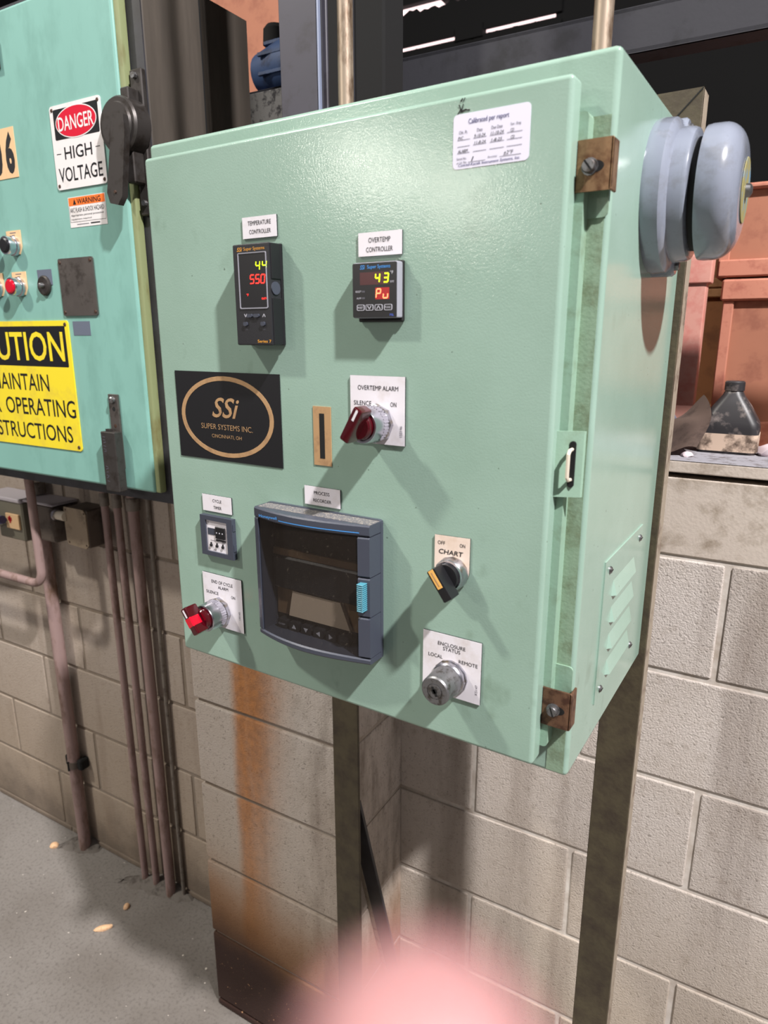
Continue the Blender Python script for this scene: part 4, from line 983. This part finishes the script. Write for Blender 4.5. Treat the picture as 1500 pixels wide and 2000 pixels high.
b = B(frame((-.52, .90, .985), (0, 1, 0), (0, 0, 1), (1, 0, 0))); b.lathe([(-.05, .030), (-.045, .042), (.03, .060), (.09, .060), (.10, .045), (.10, 0)], 'motor_blue', n=20); part(mo, 'casing', b)
b = B(); b.box((-.565, .86, .912), (-.44, .95, .935), 'motor_blue', .004); b.box((-.575, .85, .888), (-.42, .96, .912), 'near_black', .003); part(mo, 'foot', b)
b = B(frame((-.52, .90, .985), (0, 1, 0), (0, 0, 1), (1, 0, 0)))
for k in range(9):
    a = 2 * PI * k / 9; b.box((.058 * math.cos(a) - .004, .058 * math.sin(a) - .004, -.01), (.058 * math.cos(a) + .004, .058 * math.sin(a) + .004, .085), 'motor_blue', .001)
part(mo, 'cooling_fins', b)
b = B(frame((-.52, .90, 1.06), (1, 0, 0), (0, 1, 0), (0, 0, 1))); b.lathe([(-.02, .03), (.01, .028), (.02, .02), (.02, 0)], 'near_black', n=14); part(mo, 'cap', b)
b = B(); b.box((-.66, .86, FZ), (-.40, .98, .888), 'near_black', .004); solid('machine_stand', b, 'black stand under the blue motor', 'stand', (-.53, .92, FZ), True)
jg = thing('jug', 'grimy black plastic jug with a torn label on the wall sill', 'jug', (.545, .69, .1948), True)
b = B(frame((.5480, .690, .1950), (1, 0, 0), (0, 1, 0), (0, 0, 1)))
def loft(b, rings, m):
    i = b.mi(m); R = []
    for z, wx, wy, rr in rings:
        R.append([b.bm.verts.new(b.F @ Vector((p[0], p[1], z))) for p in rrect(-wx, -wy, wx, wy, rr, 4)])
    for A, C in zip(R, R[1:]):
        for q in range(len(A)): b.bm.faces.new((A[q], A[(q + 1) % len(A)], C[(q + 1) % len(A)], C[q])).material_index = i
    b.bm.faces.new(R[0][::-1]).material_index = i; b.bm.faces.new(R[-1]).material_index = i
loft(b, [(0, .042, .030, .010), (.012, .044, .032, .012), (.040, .044, .032, .012), (.050, .042, .031, .014), (.075, .028, .024, .014), (.092, .016, .015, .012), (.100, .0125, .0125, .012)], 'jug_black'); part(jg, 'body', b)
b = B(frame((.5480, .690, .1950), (1, 0, 0), (0, 1, 0), (0, 0, 1))); loft(b, [(.004, .0446, .0326, .012), (.032, .0448, .0328, .012)], 'jug_label'); part(jg, 'label', b, 'torn cream label')
b = B(frame((.5480, .690, .1950), (1, 0, 0), (0, 1, 0), (0, 0, 1))); b.lathe([(.099, .0148), (.112, .0148), (.114, .013), (.114, 0)], 'jug_black', n=20); part(jg, 'cap', b)
# slumped sack and scraps on the sill
b = B(); i = b.mi('cloth_brown'); nu, nv = 14, 10; G = []
for u in range(nu + 1):
    row = []
    for v in range(nv + 1):
        a, c = u / nu, v / nv
        t = .425 + .085 * a; zt = .197 + (.016 + .066 * a ** 1.3) * math.sin(PI * (.06 + .94 * c) * .5) ** .8 + .004 * math.sin(9 * a + 5 * c)
        row.append(b.bm.verts.new((t + .012 * math.sin(4 * c), .60 + .12 * c, max(.1955, zt))))
    G.append(row)
for u in range(nu):
    for v in range(nv): b.bm.faces.new((G[u][v], G[u + 1][v], G[u + 1][v + 1], G[u][v + 1])).material_index = i
bot = [r_[0] for r_ in G]
solid('sack', b, 'brown folded sack slumped against the black jug', 'sack', (.46, .66, .1955), True)
b = B(); b.poly([(.425, .1955), (.476, .1955), (.470, .222), (.452, .252), (.430, .285), (.420, .285)], -.742, -.738, 'flap_gray', frame((0, 0, 0), (1, 0, 0), (0, 0, 1), (0, -1, 0))); solid('grey_flap', b, 'grey sheet leaning behind the brown sack', 'sheet', (.45, .74, .1955), True)
def rag(x, y, s, lab):
    t = B(); bmesh.ops.create_icosphere(t.bm, subdivisions=2, radius=1); t.mi('rag_white'); rnd = random.Random(int(x * 999))
    for v in t.bm.verts: v.co = Vector((v.co.x * s * rnd.uniform(.7, 1.2), v.co.y * s * rnd.uniform(.7, 1.1), max(-.3, v.co.z) * s * .7))
    lo = min(v.co.z for v in t.bm.verts); bmesh.ops.translate(t.bm, verts=t.bm.verts, vec=(x, y, .1949 - lo))
    solid('rag', t, lab, 'rag', (x, y, .1949), True, 'white rags on the sill')
rag(.612, .675, .022, 'white rag right of the black jug'); rag(.497, .605, .009, 'small white scrap left of the black jug')

# ------------------------------------------------------------------ the photographer's fingertip close to the lens
def cpt(x, y, d):     # metres right, up and ahead of the lens
    return CAMP + rgt * x + up * y + fwd * d
hd = bpy.data.objects.new('hand', None); COL.objects.link(hd); hd.location = cpt(.002, -.085, .03); tag(hd, 'blurred pink fingertip of a hand held right before the lens', 'hand'); BASE['hand'] = Vector(hd.location)
verts, radii, edges = [], [], []
def add(p, r): verts.append(cpt(*p) - hd.location); radii.append(r); return len(verts) - 1
palm = add((-.004, -.092, .030), .021); wrist = add((-.004, -.135, .018), .020); fore = add((-.006, -.20, -.005), .026); fore2 = add((-.010, -.27, -.03), .031)
edges += [(palm, wrist), (wrist, fore), (fore, fore2)]
def finger(pts):
    prev = palm
    for p, r in pts:
        k = add(p, r); edges.append((prev, k)); prev = k
finger([((.004, -.072, .030), .0100), ((.0035, -.052, .0285), .0085), ((.0022, -.034, .0250), .0076), ((.0012, -.0190, .0226), .0049), ((.0009, -.0146, .0222), .0034)])
finger([((.016, -.076, .030), .0092), ((.024, -.058, .034), .0082), ((.024, -.060, .050), .0074), ((.021, -.070, .056), .0062)])
finger([((.025, -.084, .028), .0086), ((.035, -.070, .034), .0076), ((.034, -.072, .050), .0068), ((.030, -.082, .055), .0058)])
finger([((.028, -.096, .026), .0078), ((.042, -.088, .032), .0066), ((.042, -.088, .045), .0060), ((.037, -.097, .049), .0052)])
finger([((-.024, -.092, .030), .0115), ((-.034, -.074, .036), .0098), ((-.033, -.058, .042), .0086), ((-.030, -.048, .046), .0068)])
me = bpy.data.meshes.new('hand_skin'); me.from_pydata(verts, edges, [])
ho = bpy.data.objects.new('hand_skin', me); COL.objects.link(ho); ho.parent = hd
sk = ho.modifiers.new('skin', 'SKIN'); sk.use_smooth_shade = True
for k, r in enumerate(radii): me.skin_vertices[0].data[k].radius = (r, r)
me.skin_vertices[0].data[0].use_root = True
sb = ho.modifiers.new('subdivision', 'SUBSURF'); sb.levels = 2; sb.render_levels = 2
me.materials.append(MATS['skin'])
b = B(); b.tube([cpt(-.0060, -.20, -.005), cpt(-.0065, -.21, -.009), cpt(-.010, -.272, -.031)], [.034, .035, .041], 'sleeve', 20); part(hd, 'sleeve', b, 'dark sleeve cuff')
